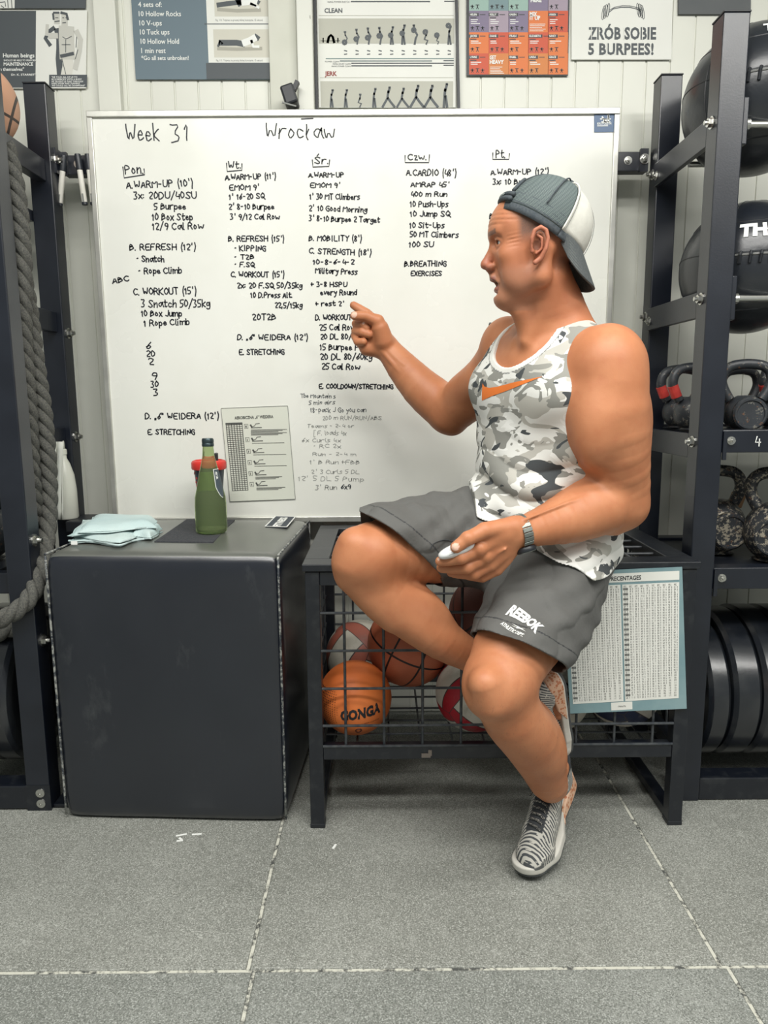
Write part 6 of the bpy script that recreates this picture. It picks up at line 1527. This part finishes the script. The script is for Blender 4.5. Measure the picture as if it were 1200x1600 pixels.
def make_shoe(name, side):
    e = empty(name, (0, 0, 0)); xs_ = [.030, .06, .12, .175, .212, .248]; rs_ = [.030, .031, .031, .040, .0435, .036]; ys_ = [0, .0, side*-.003, side*.004, side*.002, side*-.006]
    def slab(grow=0.):
        pts = np.array([[x_, y_, r_+grow] for x_, y_, r_ in zip(xs_, ys_, rs_)], np.float32)
        def f(X):
            d = None
            for a, b in zip(pts[:-1], pts[1:]):
                ab = b[:2]-a[:2]; pa = X[:, :2]-a[:2]; t = np.clip(pa@ab/float(ab@ab), 0, 1); e_ = np.sqrt(ssq(pa-t[:, None]*ab))-(a[2]+(b[2]-a[2])*t); d = e_ if d is None else np.minimum(d, e_)
            return d
        return f
    sf = slab(.002); toe = lambda X: np.clip((X[:, 0]-.20)/.085, 0, 1)**2*.016
    def layer(z0, z1, grow):
        sg_ = slab(grow)
        def f(X, lo, hi):
            zb = X[:, 2]-toe(X); hi_z = z1(X) if callable(z1) else z1; d1 = sg_(X)+np.maximum(0, (zb-.012))*.12
            dz = np.maximum(z0-zb, zb-hi_z); r_ = .004; a, b = d1+r_, dz+r_
            return (np.minimum(np.maximum(a, b), 0)+np.sqrt(np.maximum(a, 0)**2+np.maximum(b, 0)**2)-r_).astype(np.float32)
        return f
    box = ((-.02, -.06, -.012), (.30, .06, .14))
    def mk(nm, f, mat, vx=.0017):
        V, Q = polygonise(f, vx, *box, B=32); V = relax(V, Q, 1); o = fast_mesh(nm, V, Q, mat, e); return o, V
    mk('outsole', layer(-.001, .0075, .003), OUTS); mk('midsole', layer(.006, lambda X: .026+.014*np.clip((.10-X[:, 0])/.08, 0, 1), .004), MID)
    U = Field(); U.chain([((.238, side*-.005, .034), .031), ((.205, side*.001, .040), .037), ((.165, side*.002, .050), .036), ((.12, 0, .064), .033), ((.085, 0, .078), .034)], .01)
    U.chain([((.033, 0, .034), .029), ((.034, 0, .060), .031), ((.036, 0, .088), .032), ((.032, 0, .104), .031)], .02); U.chain([((.06, 0, .05), .033), ((.06, 0, .088), .036), ((.075, 0, .10), .028)], .02)
    U.ell((.235, side*.004, .030), (.048, .040, .030), None, .01)
    def uf(X, lo, hi):
        d = U.eval(X, lo, hi, .02); zb = X[:, 2]; d = np.maximum(d, sf(X)-.001); d = np.maximum(d, .012-zb)
        d = np.maximum(d, zb-(.105+.10*np.maximum(0, .03-X[:, 0])+.08*np.maximum(0, X[:, 0]-.07)))
        return (d+.0010*np.sin(X[:, 0]*150)*np.clip((X[:, 0]-.17)/.03, 0, 1)*np.clip((.235-X[:, 0])/.02, 0, 1)*np.clip((zb-.04)/.01, 0, 1)).astype(np.float32)
    up_, V = mk('upper', uf, KNIT)
    cl_ = ((V[:, 2] > .082-.0*V[:, 0]) & (V[:, 0] < .10)).astype(float); cl_ = np.maximum(cl_, (np.abs(V[:, 1]) < .019) & (V[:, 0] > .088) & (V[:, 0] < .215) & (V[:, 2] > .05)); attr(up_, 'collar', cl_)
    attr(up_, 'toecap', ((V[:, 0] > .262) & (V[:, 2] < .040)).astype(float))
    bu = bvh_of(up_)
    mk('heel_clip', (lambda g_: (lambda X, lo, hi: np.maximum(g_(X, lo, hi), X[:, 0]-(.135-(X[:, 2]-.012)*1.6)).astype(np.float32)))(layer(.010, lambda X: .036+.016*np.clip((.09-X[:, 0])/.08, 0, 1), .0055)), CLIP)
    # tongue and rim
    MB().tube(smooth_line([(.118, 0, .098), (.100, 0, .112), (.088, 0, .124), (.082, 0, .134)], 2), [.013]+[.018]*(len(smooth_line([0]*3+[0], 0)) if 0 else 0)+[.018]*(len(smooth_line([(.118, 0, .098), (.100, 0, .112), (.088, 0, .124), (.082, 0, .134)], 2))-2)+[.012], 14).build('tongue', GUS, e, smooth='all')
    rim = [(.036+.040*math.cos(a_)+(.006 if math.cos(a_) > 0 else 0), .0335*math.sin(a_), .106+.010*math.cos(a_)*(1 if math.cos(a_) > 0 else .2)+.012*max(0, -math.cos(a_)-.3)) for a_ in np.linspace(0, 2*math.pi, 28, endpoint=False)]
    MB().tube([(x_+.012, y_, z_) for x_, y_, z_ in rim], .0052, 10, closed=True).build('collar', GUS, e, smooth='all')
    def surf(x_, y_, lift=.002):
        hit = bu.ray_cast(Vector((x_, y_, .2)), Vector((0, 0, -1))); return np.array(hit[0])+np.array([0, 0, lift]) if hit[0] is not None else np.array([x_, y_, .09])
    mb = []
    for k in range(9):
        x_ = .098+k*.0135; w0 = .020-.0008*k
        path = [surf(x_-.004, -w0, .0015), surf(x_, -w0*.4, .0035), surf(x_+.002, w0*.4, .0035), surf(x_+.006, w0, .0015)]
        MB().tube(smooth_line(path, 2), .0028, 8).build('lace', LACE, e, smooth='all')
    for sg_ in (-1, 1):
        a = surf(.094, 0, .006); lp_ = [a, a+np.array([-.008, sg_*.016, .008]), a+np.array([.002, sg_*.034, .004]), a+np.array([.014, sg_*.036, -.006]), a+np.array([.012, sg_*.018, 0]), a+np.array([.002, 0, .002])]
        MB().tube(smooth_line(lp_, 3), .0026, 8).build('lace_bow', LACE, e, smooth='all')
        MB().tube(smooth_line([a, a+np.array([.014, sg_*.010, .004]), a+np.array([.034, sg_*.022, -.008]), a+np.array([.046, sg_*.030, -.022])], 2), .0026, 8).build('lace_end', LACE, e, smooth='all')
    MB().lathe([(1e-6, .009), (.006, .007), (.0085, 0), (.006, -.007), (1e-6, -.009)], surf(.094, 0, .006), (0, 1, 0), 12).build('lace_knot', LACE, e, smooth='all')
    # side emblem
    for sg_ in (side,):
        V2 = [(.098, .070), (.128, .054), (.160, .034), (.150, .036), (.118, .046), (.085, .040), (.110, .052)]
        bm = bmesh.new(); vs = [bm.verts.new((a_, b_, 0)) for a_, b_ in V2]; bm.faces.new(vs); bmesh.ops.triangulate(bm, faces=bm.faces[:])
        for _ in range(4):
            es = [e_ for e_ in bm.edges if e_.calc_length() > .006]
            if es: bmesh.ops.subdivide_edges(bm, edges=es, cuts=1); bmesh.ops.triangulate(bm, faces=bm.faces[:])
        bm.verts.index_update(); Vv = []
        for v_ in bm.verts:
            hit = bu.ray_cast(Vector((v_.co.x, sg_*.2, v_.co.y)), Vector((0, -sg_, 0))); Vv.append(tuple(hit[0]+Vector((0, sg_*.0012, 0))) if hit[0] is not None else (v_.co.x, sg_*.03, v_.co.y))
        mesh_obj('side_emblem', Vv, [tuple(v_.index for v_ in f.verts) for f in bm.faces], WHITEP, e); bm.free()
    t0 = np.array([.0965, 0, .1335]); tri = MB()
    a, b, c_ = np.array([.113, -.009, .1195]), np.array([.113, .009, .1195]), np.array([.1015, 0, .1335])
    for p_, q_ in ((a, b), (b, c_), (c_, a)): tri.bar(p_, q_, .0016, .001)
    tri.build('tongue_emblem', WHITEP, e)
    return e
def pose(e, heel, toe, up, scale=1.0):
    x_ = unit(toe-heel); z_ = np.array(up, float); z_ = unit(z_-x_*(z_@x_)); y_ = np.cross(z_, x_)
    Mx = Matrix.Identity(4)
    for i in range(3): Mx[i][0], Mx[i][1], Mx[i][2] = x_[i]*scale, y_[i]*scale, z_[i]*scale
    o_ = heel-wr; 
    for i in range(3): Mx[i][3] = o_[i]
    e.parent = man; e.matrix_local = Mx
wr = np.array(wloc(man))
sl = make_shoe('shoe', 1); toeL, heelL = toeL_, heelL_
pose(sl, heelL, toeL, (-.26, -.28, 1), 1.08); sl['label'] = 'grey striped knit trainer planted on the mat'
sr = make_shoe('shoe', -1); pose(sr, P(874, 1050, Y=1.585), P(886, 1172, Y=1.672), (-.95, -.42, .15), .86); sr['label'] = 'grey striped trainer tucked behind the calf'
MB().tube([ankL+SHL[3]*.012, ankL-SHL[3]*.02], [.0345, .036], 20).build('sock', noisy('white_sock', (222, 222, 216), (230, 230, 226), 90, .9, bump=.2), man, smooth='all')
# ---- watch
we = empty('wrist_watch', (0, 0, 0)); we.parent = man; wc = P(813, 831, Y=1.462); we.location = Vector(wc-wr); we['label'] = 'grey link watch with a dark round case'
wa = unit(P(835, 823, Y=1.475)-P(800, 834, Y=1.458)); wu = unit(np.array([.25, -.25, -1.])-wa*(np.array([.25, -.25, -1.])@wa)); wv = np.cross(wa, wu)
LK = noisy('watch_link_steel', (116, 122, 118), (134, 138, 132), 40, .35, .6)
R1 = .0345
for k in range(22):
    a_ = 2*math.pi*(k+.5)/22
    if math.cos(a_) > .86: continue
    c_ = wc+wu*R1*math.cos(a_)*1.02+wv*R1*math.sin(a_); rad = unit(wu*math.cos(a_)+wv*math.sin(a_)); tg = np.cross(wa, rad)
    w_ = .0105
    MB().box((-w_, -.0045, -.0017), (w_, .0045, .0017), R=np.array([wa, tg, rad]).T, c=(0, 0, 0), bev=.0008)
    m_ = MB().box((-w_, -.0044, -.0018), (w_, .0044, .0018), bev=.0008); Rm = np.array([wa, tg, rad]).T
    MB().add([c_+Rm@np.array(v) for v in m_.V], m_.F).build('link', LK, we)
fc = wc+wu*(R1+.002); MB().lathe([(1e-6, -.004), (.019, -.004), (.021, -.001), (.021, .005), (.019, .0075), (.0165, .008), (.0160, .0068), (1e-6, .0068)], fc, wu, 36).build('case', DARKPL, we, smooth=True)
MB().lathe([(.0172, .0078), (.0186, .0080), (.0196, .0068)], fc, wu, 36).build('bezel', LK, we, smooth=True)
mb = MB(); mb.tube([fc+wa*.0205+wu*.002, fc+wa*.0245+wu*.002], .0024, 10); mb.build('crown', LK, we)
# ---- white case held in the near hand
ca, cb_ = P(690, 868, Y=1.418), P(737, 850, Y=1.420); cm = (ca+cb_)/2; cx_ = unit(cb_-ca)
he_ = empty('small_case', cm-np.array([0, 0, .02]), 'smooth white rounded case held between thumb and fingers of the lower hand', 'case')
prof = [(1e-6, -1)]+[(math.sin(t_)**.8, -math.cos(t_)) for t_ in np.linspace(0, math.pi, 22)[1:-1]]+[(1e-6, 1)]
m_ = MB().lathe(prof, (0, 0, 0), (1, 0, 0), 28); cz_ = unit(np.cross(cx_, (0, 1, 0))); cz_ = cz_*np.sign(cz_[2]); cy_ = np.cross(cz_, cx_); Rm = np.array([cx_, cy_, cz_]).T
MB().add([cm+Rm@(np.array(v)*np.array([.039, .022, .0125])) for v in m_.V], m_.F).build('shell', Mat('glossy_white_plastic', (224, 226, 226), .2).m, he_, smooth='all')
MB().tube([cm+Rm@np.array([.0392*math.cos(a_), -.0222*math.sin(a_), 0]) for a_ in np.linspace(0, 2*math.pi, 40, endpoint=False)], .0005, 5, closed=True).build('seam', GREYP, he_)
# drawstring lying over the thigh
bv = bvh_of(shorts); pth = []
for x_, y_ in ((672, 858), (676, 850), (686, 845), (698, 843), (708, 846)):
    p_ = surf_pt(bv, x_, y_); pth.append(np.array(p_)+unit(CO-np.array(p_))*.002)
MB().tube(smooth_line(pth, 2), .0009, 6).build('drawstring', GUS, man)
